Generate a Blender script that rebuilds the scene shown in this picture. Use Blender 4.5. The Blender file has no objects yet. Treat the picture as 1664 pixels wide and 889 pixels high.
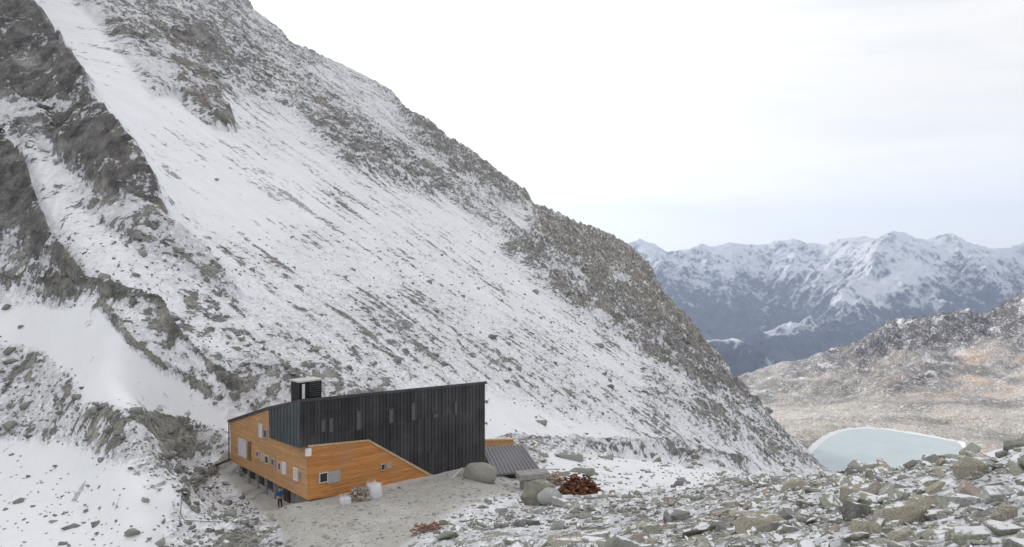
import bpy, bmesh, math, random
import numpy as np
from mathutils import Vector, Matrix
R = math.radians
random.seed(7)
rng = np.random.default_rng(7)
scene = bpy.context.scene
COL = scene.collection

# ------------------------------------------------------------------ camera
F = 1400.0; CX = 832.0; HY = 400.0          # photograph: focal length, centre column and eye-level row in pixels
cam_d = bpy.data.cameras.new('camera'); cam = bpy.data.objects.new('camera', cam_d); COL.objects.link(cam)
cam_d.sensor_width = 36.0; cam_d.lens = 36.0*F/1664.0
cam_d.shift_y = -(444.5-HY)/1664.0
cam.rotation_euler = (R(90), 0, 0); cam.location = (0, 0, 0)
cam_d.clip_start = 0.1; cam_d.clip_end = 60000
scene.camera = cam

# ------------------------------------------------------------------ sky, sun, exposure
SUN_AZ, SUN_EL = -38.0, 21.0
world = bpy.data.worlds.new('World'); scene.world = world; world.use_nodes = True
nt = world.node_tree; nt.nodes.clear()
out = nt.nodes.new('ShaderNodeOutputWorld'); bg = nt.nodes.new('ShaderNodeBackground')
sky = nt.nodes.new('ShaderNodeTexSky'); sky.sky_type = 'NISHITA'; sky.sun_disc = False
sky.sun_elevation = R(SUN_EL); sky.sun_rotation = R(SUN_AZ); sky.altitude = 2500
sky.air_density = 1.0; sky.dust_density = 1.0; sky.ozone_density = 1.0
tc = nt.nodes.new('ShaderNodeTexCoord'); mp = nt.nodes.new('ShaderNodeMapping')
mp.inputs['Scale'].default_value = (1.0, 1.0, 7.0)
nz = nt.nodes.new('ShaderNodeTexNoise'); nz.inputs['Scale'].default_value = 2.3; nz.inputs['Detail'].default_value = 7
nz.inputs['Roughness'].default_value = 0.55; nz.inputs['Distortion'].default_value = 0.4
cr = nt.nodes.new('ShaderNodeMapRange'); cr.inputs['From Min'].default_value = 0.36; cr.inputs['From Max'].default_value = 0.56
cr.inputs['To Min'].default_value = 0.80; cr.inputs['To Max'].default_value = 0.97
mixc = nt.nodes.new('ShaderNodeMix'); mixc.data_type = 'RGBA'
mixc.inputs['B'].default_value = (7.9, 7.95, 8.3, 1)
nt.links.new(tc.outputs['Generated'], mp.inputs['Vector']); nt.links.new(mp.outputs[0], nz.inputs['Vector'])
nt.links.new(nz.outputs['Fac'], cr.inputs['Value']); nt.links.new(cr.outputs[0], mixc.inputs['Factor'])
dotn = nt.nodes.new('ShaderNodeVectorMath'); dotn.operation = 'DOT_PRODUCT'; nt.links.new(tc.outputs['Generated'], dotn.inputs[0])
dotn.inputs[1].default_value = (math.sin(R(SUN_AZ))*math.cos(R(SUN_EL)), math.cos(R(SUN_AZ))*math.cos(R(SUN_EL)), math.sin(R(SUN_EL)))
gl = nt.nodes.new('ShaderNodeMapRange'); gl.interpolation_type = 'SMOOTHSTEP'; nt.links.new(dotn.outputs['Value'], gl.inputs['Value'])
gl.inputs['From Min'].default_value = 0.45; gl.inputs['From Max'].default_value = 1.0; gl.inputs['To Min'].default_value = 0.93; gl.inputs['To Max'].default_value = 1.45
glow = nt.nodes.new('ShaderNodeVectorMath'); glow.operation = 'SCALE'; glow.inputs[0].default_value = (9.05, 8.95, 8.8)
sepd = nt.nodes.new('ShaderNodeSeparateXYZ'); nt.links.new(tc.outputs['Generated'], sepd.inputs[0])
lowb = nt.nodes.new('ShaderNodeMapRange'); lowb.interpolation_type = 'SMOOTHSTEP'; nt.links.new(sepd.outputs['Z'], lowb.inputs['Value'])
lowb.inputs['From Min'].default_value = 0.0; lowb.inputs['From Max'].default_value = 0.16; lowb.inputs['To Min'].default_value = 1.36; lowb.inputs['To Max'].default_value = 0.98
gm = nt.nodes.new('ShaderNodeMath'); gm.operation = 'MULTIPLY'; nt.links.new(gl.outputs[0], gm.inputs[0]); nt.links.new(lowb.outputs[0], gm.inputs[1])
nt.links.new(gm.outputs[0], glow.inputs['Scale']); nt.links.new(glow.outputs[0], mixc.inputs['B'])
nt.links.new(sky.outputs[0], mixc.inputs['A']); nt.links.new(mixc.outputs['Result'], bg.inputs['Color'])
bg.inputs['Strength'].default_value = 0.10
nt.links.new(bg.outputs[0], out.inputs[0])

sun_d = bpy.data.lights.new('sun', 'SUN'); sun = bpy.data.objects.new('sun', sun_d); COL.objects.link(sun)
sun_d.energy = 2.5; sun_d.angle = R(4); sun_d.color = (1.0, 0.93, 0.83)
sdir = Vector((math.sin(R(SUN_AZ))*math.cos(R(SUN_EL)), math.cos(R(SUN_AZ))*math.cos(R(SUN_EL)), math.sin(R(SUN_EL))))
sun.rotation_euler = sdir.to_track_quat('Z', 'Y').to_euler()
vs = scene.view_settings
vs.view_transform = 'Standard'; vs.look = 'None'; vs.exposure = 0.37; vs.gamma = 1.0; vs.use_curve_mapping = False
scene.render.engine = 'CYCLES'
try:
    scene.cycles.volume_bounces = 0; scene.cycles.max_bounces = 5; scene.cycles.diffuse_bounces = 3
except Exception: pass

# ------------------------------------------------------------------ helpers
def fade(t): return t*t*t*(t*(t*6-15)+10)
def perlin(x, y, seed=0):
    xi = np.floor(x).astype(np.int64); yi = np.floor(y).astype(np.int64)
    xf = x-xi; yf = y-yi
    def g(ix, iy, dx, dy):
        h = (ix*374761393 + iy*668265263 + seed*974634777) & 0xffffffff
        h = ((h ^ (h >> 13))*1274126177) & 0xffffffff
        h = (h ^ (h >> 16)) & 1023
        a = h*(2*math.pi/1024)
        return np.cos(a)*dx + np.sin(a)*dy
    u = fade(xf); v = fade(yf)
    a = g(xi, yi, xf, yf); b = g(xi+1, yi, xf-1, yf); c = g(xi, yi+1, xf, yf-1); d = g(xi+1, yi+1, xf-1, yf-1)
    return ((a+(b-a)*u) + ((c+(d-c)*u)-(a+(b-a)*u))*v)*1.5
def fbm(x, y, octs=5, rough=.5, seed=0, ridged=False):
    s = 0; a = 1; tot = 0
    for i in range(octs):
        n = perlin(x*2**i+17.3*i, y*2**i-9.1*i, seed+i)
        if ridged: n = 1-2*np.abs(n)
        s = s+a*n; tot += a; a *= rough
    return s/tot
def smooth(a, b, x):
    t = np.clip((x-a)/(b-a), 0, 1); return t*t*(3-2*t)
def smax(a, b, k):                    # smooth maximum
    h = np.clip(.5+.5*(a-b)/k, 0, 1)
    return b+(a-b)*h + k*h*(1-h)
class TPS:                            # thin-plate surface through measured points
    def __init__(s, pts):
        p = np.array(pts, float)
        s.u = (p[:, 0]-CX)/F; s.v = np.log(p[:, 2])*.25; w = (p[:, 1]-HY)/F
        n = len(p); K = s.k(s.u[:, None]-s.u[None], s.v[:, None]-s.v[None])+np.eye(n)*1e-4
        A = np.zeros((n+3, n+3)); A[:n, :n] = K
        P = np.stack([np.ones(n), s.u, s.v], 1); A[:n, n:] = P; A[n:, :n] = P.T
        s.w = np.linalg.solve(A, np.concatenate([w, np.zeros(3)]))
    def k(s, a, b):
        r2 = a*a+b*b+1e-12; return .5*r2*np.log(r2)
    def __call__(s, u, D):
        v = np.log(D)*.25; o = s.w[-3]+s.w[-2]*u+s.w[-1]*v
        for i in range(len(s.u)): o = o+s.w[i]*s.k(u-s.u[i], v-s.v[i])
        return o

# ------------------------------------------------------------------ the lie of the land
def at(px, py, D): return Vector(((px-CX)/F*D, D, -(py-HY)/F*D))
PLAT = [  # yard, foreground rubble knoll, snow basin on the left
 (900,1500,3),(1664,1400,3),(300,1560,3),(300,1260,8),(900,1180,8),(1664,1120,7),(2300,1000,7),(-500,1200,20),(200,1150,20),(200,1000,45),(-600,980,50),
 (1664,889,14),(1400,889,19),(1150,889,28),(900,889,43),(700,889,52),(480,885,60),(250,889,62),(0,889,61),(-400,880,62),
 (2000,850,14),(2400,900,14),
 (1664,800,22),(1500,812,26),(1300,826,35),(1150,835,47),(1000,848,53),(900,848,57),(800,845,60),
 (1664,716,36),(1560,752,42),(1480,766,47),(1400,770,52),(1330,774,58),(1250,781,67),(1150,783,76),(1000,793,76),(900,800,73),
 (1800,680,36),(2200,700,36),
 (480,870,61.4),(600,870,61.4),(600,833,66.6),(690,802,71.7),(760,780,76),(500,818,69.2),(600,752,82),(680,740,85),
 (455,834,71),(420,806,75),(382,774,80.5),(350,770,80),(300,830,68),
 (0,760,76),(0,700,86),(200,760,76),(200,700,88),(350,700,90),
 (850,790,79),(850,735,94),(930,750,92),(1000,768,92),(1100,770,95),(1180,772,100),
 (800,725,110),(900,728,118),(1000,744,125),(1100,754,130),(1200,764,130),
 (1330,830,90),(1400,840,85),(1480,870,80),(1664,880,70),(2200,900,70),
 (1330,1000,200),(1600,1050,200),(2200,1100,200),(1100,900,230),(800,900,230),(400,900,230),(0,900,200),(-600,900,200),
 (1330,1150,450),(2200,1200,450),(1000,1200,450),(400,1200,450),(-400,1200,450)]
VAL = [
 (1150,760,850),(1320,752,840),(1480,752,840),(1664,752,840),(2000,752,840),(1320,700,985),(1480,697,1000),(1664,697,1000),(2000,697,1000),
 (1300,684,1100),(1450,682,1100),(1600,684,1080),(1800,670,1080),
 (1300,664,1350),(1450,656,1350),(1600,650,1300),(1800,620,1250),
 (1250,640,1800),(1400,612,1800),(1550,600,1700),(1664,590,1650),(1900,520,1650),
 (1200,613,2600),(1300,577,2500),(1400,548,2400),(1470,514,2300),(1560,502,2100),(1620,506,2050),(1664,476,1900),(1900,330,2000),(2300,200,2100),
 (1200,680,3300),(1400,650,3300),(1600,620,3000),(1900,560,3000),(2300,560,3200),
 (1300,840,520),(1480,850,500),(1664,870,480),(2100,900,480),(1300,1100,300),(1664,1200,250),(2200,1300,250),(1000,1200,300),(400,1200,300),(-300,1200,300),
 (1000,720,1000),(600,760,1000),(0,760,1000),(1000,660,2600),(500,680,2600),(0,680,2600),(-500,680,2600),(0,660,4200),(800,660,4200),(1400,670,4200),(2200,670,4200)]
tps_p = TPS(PLAT); tps_v = TPS(VAL)
SIL = np.array([(-1400,-1250),(-400,-640),(0,-330),(300,-90),(380,-20),(398,0),(415,28),(455,58),(475,80),(520,95),(560,111),(600,128),(635,153),(660,188),(700,212),(730,242),(790,270),(830,298),(850,324),(870,343),(920,370),(960,384),(1000,401),(1030,414),(1055,448),(1075,488),(1110,530),(1140,562),(1170,600),(1200,640),(1260,694),(1330,756),(1400,812),(1600,960),(3000,2000)], float)
LAKE_Z = -212.0
shore_px = [(1308,760),(1318,738),(1333,722),(1347,711),(1362,703),(1382,698),(1410,696),(1440,698),(1470,703),(1505,709),(1555,718),(1562,728),(1560,748),(1540,775),(1450,800),(1330,790)]
LAKE = np.array([((px-CX)/F*(-LAKE_Z*F/(py-HY)), -LAKE_Z*F/(py-HY)) for px, py in shore_px])
def poly_sd(P, x, y):                 # signed distance, negative inside
    d = np.full(x.shape, 1e18); ins = np.zeros(x.shape, bool)
    n = len(P)
    for i in range(n):
        ax, ay = P[i]; bx, by = P[(i+1) % n]; ex, ey = bx-ax, by-ay
        t = np.clip(((x-ax)*ex+(y-ay)*ey)/(ex*ex+ey*ey), 0, 1)
        d = np.minimum(d, (x-ax-t*ex)**2+(y-ay-t*ey)**2)
        c = ((ay > y) != (by > y)) & (x < (bx-ax)*(y-ay)/((by-ay) if by != ay else 1e-9)+ax)
        ins ^= c
    d = np.sqrt(d); return np.where(ins, -d, d)
def rib_far(P, h, x, y):              # distance to a rib's crest, share on its far side, crest height (all smooth)
    best = np.full(x.shape, 1e18); den = 0; cs = 0; hh = 0
    for i in range(len(P)-1):
        ax, ay = P[i][:2]; bx, by = P[i+1][:2]; ex, ey = bx-ax, by-ay
        t = np.clip(((x-ax)*ex+(y-ay)*ey)/(ex*ex+ey*ey), 0, 1)
        vx = x-ax-t*ex; vy = y-ay-t*ey; d = vx*vx+vy*vy; best = np.minimum(best, d)
        w = math.hypot(ex, ey)**.5/(d+6.0)**1.6; den = den+w; cs = cs+w*(vx*.75+vy*.66)/np.sqrt(d+.2); hh = hh+w*(h[i]+(h[i+1]-h[i])*t)
    return np.sqrt(best), .5+.5*cs/den, hh/den
def line_sd(P, x, y):                 # distance to polyline, side sign, arc parameter 0..n-1
    best = np.full(x.shape, 1e18); side = np.zeros(x.shape); par = np.zeros(x.shape)
    for i in range(len(P)-1):
        ax, ay = P[i][:2]; bx, by = P[i+1][:2]; ex, ey = bx-ax, by-ay
        t = np.clip(((x-ax)*ex+(y-ay)*ey)/(ex*ex+ey*ey), 0, 1)
        d = (x-ax-t*ex)**2+(y-ay-t*ey)**2
        m = d < best
        best = np.where(m, d, best); par = np.where(m, i+t, par)
        side = np.where(m, ex*(y-ay)-ey*(x-ax), side)
    return np.sqrt(best), np.sign(side), par
RIBS = []
def base_z(x, y):
    u = x/y; D = y; px = u*F+CX
    S = (np.interp(px, SIL[:, 0], SIL[:, 1])-HY)/F
    k = 44+16*smooth(-.42, -.6, u)
    Rr = np.clip(44/np.maximum(S-(.65*u-.13), .045), 270, 930)
    c = S-(.65*u-.13+k/Rr)
    sf = .65*u-.13+k/D+c*np.clip(D/Rr, 0, 1)**1.5
    over = np.maximum(np.log(D/Rr), 0)
    sf = np.where(D > Rr, S+over*.25+over**2*1.0, sf)
    zf = -sf*D
    zf = np.where(zf > 260, 260+(zf-260)*.3, zf)
    zp = -tps_p(u, D)*D
    zp = np.where(D > 450, -3000, zp)
    zv = -tps_v(u, D)*D
    zv = np.where(D < 260, -3000, zv)
    z = smax(zf, zp, 1.2+.012*D)
    z = smax(z, zv, 1.0+.006*D)
    sd = poly_sd(LAKE, x, y) if np.any((D > 750) & (D < 1100)) else np.full(x.shape, 1e6)
    z = np.where(sd < 40, (LAKE_Z-1.5)+(np.maximum(z, LAKE_Z+.6)-(LAKE_Z-1.5))*smooth(-1, 9, sd)*smooth(-30, 25, sd)**.5, z)
    m = (D > 50) & (D < 115)
    if np.any(m):
        a_ = (x+16.5)*.7462+(y-70)*.6657; b_ = (x+16.5)*-.6402+(y-70)*.7682      # along the long side / along the gable side
        dx = np.maximum(np.maximum(-1.5-a_, a_-18.6), 0); dy = np.maximum(np.maximum(-1.0-b_, b_-17.5), 0); dd = np.hypot(dx, dy)
        tgt = -20.75-smooth(2.2, 1.0, a_)*np.interp(b_, [-1, .4, 2, 4, 8, 17], [0, .05, .75, 1.45, 1.5, 1.0])-.9*smooth(17, 21, a_)
        w = smooth(9.5, .8, dd); z = z*(1-w)+np.minimum(z, tgt)*w
        w2 = smooth(1.5, 0, dd); z = z*(1-w2)+tgt*w2
    for P, h, wn, wf, sd_ in RIBS:
        d, side, hh = rib_far(P, h, x, y)
        hh = hh*(1+.35*fbm(x/9, y/9, 3, .5, sd_))
        w = wn+(wf-wn)*smooth(.15, .85, side)
        z = z+hh*np.exp(-(d/w)**2)
    return z
def locate(px, py, fn=None, lo=40, hi=1000):
    D = np.exp(np.linspace(math.log(lo), math.log(hi), 1500)); u = (px-CX)/F
    z = (fn or base_z)(u*D, D)
    p = HY-z/D*F
    i = int(np.argmax(p <= py)); 
    if p[i] > py: i = len(D)-1
    return float(D[i])
def rib(pts, h, wn, wf, seed):
    P = []
    for (px, py), hh in zip(pts, h):
        D = locate(px, py)
        for _ in range(3): D = locate(px, py+F*hh/D)
        P.append(((px-CX)/F*D, D))
    return (P, h, wn, wf, seed)
_r = [rib([(-160,-260),(40,8),(100,95),(128,160),(178,205),(192,250),(240,302),(257,350),(332,415),(388,485)], [12,10,10,10,9,8,6,4,2,.5], 13, 6.0, 50),
      rib([(-120,120),(5,225),(38,285),(58,345),(88,410),(150,474),(205,515)], [7,6,6,6,5,3,.8], 10, 4, 60),
      rib([(150,462),(262,505),(280,545),(330,592),(400,640),(470,655)], [.6,.8,.8,.7,.6,.4], 4, 2.6, 70),
      rib([(165,500),(215,560),(262,598),(342,632)], [.3,.4,.45,.3], 3, 2.4, 80),
      rib([(200,690),(260,672),(300,690),(372,722)], [.6,1.1,1.1,.8], 3, 2, 90),
      rib([(296,800),(325,775),(372,745)], [.3,.45,.3], 2.4, 1.8, 95),
      rib([(905,722),(1000,728),(1080,722),(1110,728)], [.4,.9,.9,.4], 5, 4, 97),
      rib([(1100,745),(1160,742),(1195,750)], [.4,.9,.4], 5, 4, 98)]
RIBS += _r

# rock cover: where bare rock lies on the mountain (share of ground), drawn as regions of the slope
GX0, GY0, GS = -400, -500, 4.0
gx, gy = np.meshgrid(np.arange(GX0, 2100, GS), np.arange(GY0, 1300, GS))
dens = np.full(gx.shape, .20); tone = np.zeros(gx.shape+(3,)); 
STREAK = np.ones(gx.shape)
def region(poly, d, feather=10):
    sd = poly_sd(np.array(poly, float), gx, gy); w = smooth(feather, -feather, sd)
    return w
def dreg(poly, d, feather=10):
    global dens
    w = region(poly, d, feather); dens = dens*(1-w)+d*w
def dline(pts, width, d):
    global dens
    dd, _, _ = line_sd(pts, gx, gy); w = smooth(width, width*.4, dd); dens = dens*(1-w)+d*w
dreg([(-400,-500),(130,-60),(260,60),(60,220),(-400,200)], .6, 20)
dreg([(330,190),(560,280),(760,420),(960,590),(620,600),(420,520),(270,360)], .205, 30)
dreg([(20,-30),(120,-30),(200,80),(330,190),(480,280),(540,350),(420,400),(330,380),(250,300),(190,200),(130,120)], .11, 25)
dreg([(140,-200),(395,-30),(480,90),(560,180),(700,300),(620,285),(560,272),(470,190),(400,160),(330,150),(250,100),(200,60),(120,0)], .50, 14)
dreg([(205,95),(260,90),(300,150),(250,160)], .42, 10); dreg([(280,130),(330,120),(385,210),(350,210),(300,170)], .60, 7)
dreg([(250,60),(340,60),(400,130),(330,130)], .66, 14)
dreg([(395,-20),(520,90),(640,150),(860,325),(1000,398),(1060,445),(1180,608),(1330,750),(1250,712),(1150,640),(1060,595),(930,505),(830,412),(800,350),(700,320),(560,250),(450,150),(400,60)], .45, 14)
dreg([(530,105),(600,140),(720,280),(640,230),(560,170),(500,120)], .33, 12)
dreg([(560,200),(640,240),(760,330),(840,400),(740,330),(560,265),(500,200)], .54, 12)
dreg([(650,190),(700,215),(860,330),(830,340),(720,270)], .64, 10)
dreg([(800,330),(830,330),(890,395),(870,405)], .25, 8)
dreg([(890,362),(1000,396),(1062,445),(1185,612),(1230,670),(1160,640),(1075,590),(985,500),(930,440),(840,400)], .68, 24)
dreg([(830,395),(900,400),(1010,540),(1060,590),(960,530),(870,450)], .54, 26)
dreg([(985,440),(1010,450),(1030,480),(1000,475)], .35, 8)
dreg([(960,520),(1060,600),(1150,650),(1050,600)], .2, 6)
dreg([(500,480),(700,470),(900,560),(1100,650),(1280,735),(1240,745),(1000,690),(800,640),(640,620),(520,590),(400,560)], .30, 30)
dreg([(1050,600),(1160,650),(1330,755),(1300,765),(1180,720),(1060,660)], .46, 20)
dreg([(400,570),(520,590),(640,625),(640,700),(420,700),(380,620)], .42, 15)
dreg([(790,640),(900,680),(1010,700),(1000,716),(790,712)], .10, 14)
dreg([(-60,20),(40,0),(100,90),(150,170),(200,230),(250,300),(275,355),(230,365),(170,320),(100,260),(60,200),(-60,160)], .70, 8)
dreg([(20,100),(60,110),(90,150),(50,150),(10,130)], .55, 8)
dreg([(-60,160),(60,200),(50,240),(-60,210)], .5, 10)
dreg([(10,225),(60,230),(140,330),(260,450),(330,520),(400,590),(300,560),(200,480),(110,400),(60,330)], .16, 10)
dreg([(180,330),(260,350),(335,412),(388,480),(370,490),(290,430),(200,390),(130,330)], .50, 10)
dreg([(-60,230),(10,232),(42,285),(62,345),(90,405),(152,470),(130,480),(85,505),(60,470),(-60,480)], .74, 8)
dreg([(-60,370),(30,380),(90,440),(60,470),(-60,450)], .55, 12)
dline([(0,405),(80,440),(150,490),(220,540)], 7, .25)
dreg([(-60,500),(90,498),(160,500),(250,590),(330,640),(375,695),(250,682),(130,650),(70,570),(-60,540)], .05, 9)
dline([(150,465),(262,507),(282,548),(330,594),(400,642)], 12, .70)
dline([(165,500),(215,560),(262,598),(342,635)], 8, .55)
dline([(290,560),(350,615)], 8, .1)
dreg([(-60,560),(60,570),(105,600),(135,655),(330,690),(375,725),(300,762),(180,742),(100,712),(-60,712)], .38, 16)
dreg([(220,680),(300,680),(372,715),(372,738),(300,720)], .52, 10)
dreg([(-400,715),(100,720),(300,790),(240,1000),(-400,1000)], .09, 12)
dreg([(300,740),(380,750),(470,850),(480,900),(250,900),(280,800)], .24, 14)
dreg([(380,840),(480,855),(480,900),(340,900)], .5, 12)
dline([(296,805),(325,778),(374,747)], 11, .58)
dreg([(800,712),(905,718),(1110,720),(1120,735),(1010,745),(900,760),(800,735)], .42, 9)
dreg([(1100,740),(1195,742),(1230,760),(1110,762)], .48, 8)
dreg([(880,735),(1010,745),(1170,765),(1150,792),(1000,800),(930,800),(880,760)], .12, 9)
dreg([(650,870),(800,835),(900,815),(1160,790),(1250,768),(1400,752),(1480,745),(1560,735),(1664,695),(2100,600),(2100,1300),(640,1300)], .35, 10)
dreg([(1582,738),(1610,722),(1648,710),(1644,738),(1608,756),(1590,750)], .0, 4)
dreg([(860,840),(1000,850),(950,889),(820,889)], .28, 12)
# worked gravel around the hut
grav = region([(452,815),(500,805),(610,790),(705,770),(790,745),(850,765),(850,800),(790,812),(735,835),(690,860),(640,900),(480,900),(455,860),(420,830),(380,790),(352,762),(376,745)], 1, 9)
dens = np.clip(dens, 0, 1)
def sample(G, px, py):
    fx = np.clip((px-GX0)/GS, 0, G.shape[1]-1.001); fy = np.clip((py-GY0)/GS, 0, G.shape[0]-1.001)
    i = fx.astype(int); j = fy.astype(int); a = fx-i; b = fy-j
    return (G[j, i]*(1-a)+G[j, i+1]*a)*(1-b)+(G[j+1, i]*(1-a)+G[j+1, i+1]*a)*b

def ground(x, y, fine=True):
    """final height, rock cover, gravel share, rock colour for world points"""
    z0 = base_z(x, y); D = y
    px = CX+F*x/D; py = HY-F*z0/D
    far_w = smooth(120, 320, D); wob = np.clip(13*(fbm(x/5, y/11, 4, .6, 5)*(1-far_w)+fbm(x/22, y/50, 4, .6, 6)*far_w), -16, 16)
    d = sample(dens, px+wob, py+wob*.6); g = sample(grav, px+wob*.3, py+wob*.3)
    val = smooth(620, 760, D)*smooth(-205, -150, -z0*0-(z0)) if False else smooth(640, 760, D)*smooth(-60, -110, z0)
    # relief: craggy where rock shows, gentle under snow
    cx_ = .98*x-.2*y; cy_ = .2*x+.98*y            # down the fall line / along the contour
    crag = fbm(cx_/15, cy_/34, 7, .62, 11, True)
    fac = smooth(60, 140, D)*(1-val)
    amp = smooth(.18, .66, d)
    z = z0+fac*amp*(crag+.15)*(2.0+.011*D)
    z = z+fac*amp*(fbm(cx_/5.5, cy_/9, 5, .62, 12, True)+.1)*(.7+.004*D)
    z = z+fac*(1-amp)*.35*fbm(cx_/30, cy_/5, 4, .5, 21)
    z = z+(1-fac)*(1-g)*(1-val)*smooth(4, 20, D)*(.30*fbm(x/4, y/4, 4, .55, 31)+.28*smooth(.2, .6, d)*fbm(x/1.2, y/1.2, 3, .6, 33, True))
    z = z+(1-g)*(1-val)*amp*.25*fbm(x/1.7, y/1.7, 3, .6, 35, True)*smooth(30, 90, D)
    z = z+g*.05*fbm(x/1.3, y/1.3, 4, .5, 41)
    sd = poly_sd(LAKE, x, y) if np.any((D > 750) & (D < 1100)) else np.full(x.shape, 1e6)
    vr = val*smooth(8, 60, sd)
    z = z+vr*(fbm(x/130, y/190, 6, .5, 43)*20+fbm(x/170, y/260, 5, .5, 44, True)*smooth(1100, 2000, D)*26-smooth(1200, 2000, D)*24+(fbm(x/38, y/150, 5, .6, 45, True)-.45)*smooth(1650, 2050, D)*smooth(1340, 1420, px)*30)
    return z, d, g, val, px, py, sd

def make_mesh(name, X, Y, Z, attrs, mat, kind='structure'):
    nr, nc = X.shape
    co = np.stack([X, Y, Z], -1).reshape(-1, 3).astype(np.float32)
    idx = np.arange(nr*nc).reshape(nr, nc)
    q = np.stack([idx[:-1, :-1], idx[:-1, 1:], idx[1:, 1:], idx[1:, :-1]], -1).reshape(-1, 4)
    me = bpy.data.meshes.new(name)
    me.vertices.add(len(co)); me.vertices.foreach_set('co', co.ravel())
    me.loops.add(q.size); me.loops.foreach_set('vertex_index', q.ravel().astype(np.int32))
    me.polygons.add(len(q)); me.polygons.foreach_set('loop_start', np.arange(0, q.size, 4, dtype=np.int32))
    me.polygons.foreach_set('loop_total', np.full(len(q), 4, np.int32))
    me.update(calc_edges=True)
    me.polygons.foreach_set('use_smooth', np.ones(len(q), bool))
    for k, v in attrs.items():
        if v.ndim == 3:
            a = me.attributes.new(k, 'FLOAT_COLOR', 'POINT'); c = np.ones((nr*nc, 4), np.float32); c[:, :3] = v.reshape(-1, 3); a.data.foreach_set('color', c.ravel())
        else:
            a = me.attributes.new(k, 'FLOAT', 'POINT'); a.data.foreach_set('value', v.ravel().astype(np.float32))
    me.materials.append(mat)
    o = bpy.data.objects.new(name, me); COL.objects.link(o)
    if kind: o['kind'] = kind
    return o

# ------------------------------------------------------------------ materials
def newmat(name):
    m = bpy.data.materials.new(name); m.use_nodes = True
    n = m.node_tree; b = n.nodes['Principled BSDF']; b.inputs['Specular IOR Level'].default_value = .25
    return m, n, b
def N(n, t, **kw):
    o = n.nodes.new(t)
    for k, v in kw.items():
        if k in o.inputs: o.inputs[k].default_value = v
        else: setattr(o, k, v)
    return o
def noise(n, vec, scale, detail=6, rough=.6, dist=0):
    o = N(n, 'ShaderNodeTexNoise'); o.inputs['Scale'].default_value = scale; o.inputs['Detail'].default_value = detail
    o.inputs['Roughness'].default_value = rough; o.inputs['Distortion'].default_value = dist
    n.links.new(vec, o.inputs['Vector']); return o.outputs['Fac']
def math_(n, op, a, b=None, c=None, clamp=False):
    o = n.nodes.new('ShaderNodeMath'); o.operation = op; o.use_clamp = clamp
    for i, v in enumerate((a, b, c)):
        if v is None: continue
        if isinstance(v, (int, float)): o.inputs[i].default_value = v
        else: n.links.new(v, o.inputs[i])
    return o.outputs[0]
def mixrgb(n, fac, a, b, mode='MIX'):
    o = n.nodes.new('ShaderNodeMix'); o.data_type = 'RGBA'; o.blend_type = mode
    for k, v in (('Factor', fac), ('A', a), ('B', b)):
        if isinstance(v, (int, float)): o.inputs[k].default_value = v
        elif isinstance(v, tuple): o.inputs[k].default_value = v+((1,) if len(v) == 3 else ())
        else: n.links.new(v, o.inputs[k])
    return o.outputs['Result']
def maprange(n, v, a, b, c=0, d=1):
    o = n.nodes.new('ShaderNodeMapRange'); n.links.new(v, o.inputs['Value'])
    for k, x in zip(('From Min', 'From Max', 'To Min', 'To Max'), (a, b, c, d)): o.inputs[k].default_value = x
    return o.outputs[0]
SNOW = (.79, .80, .835)
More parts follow.
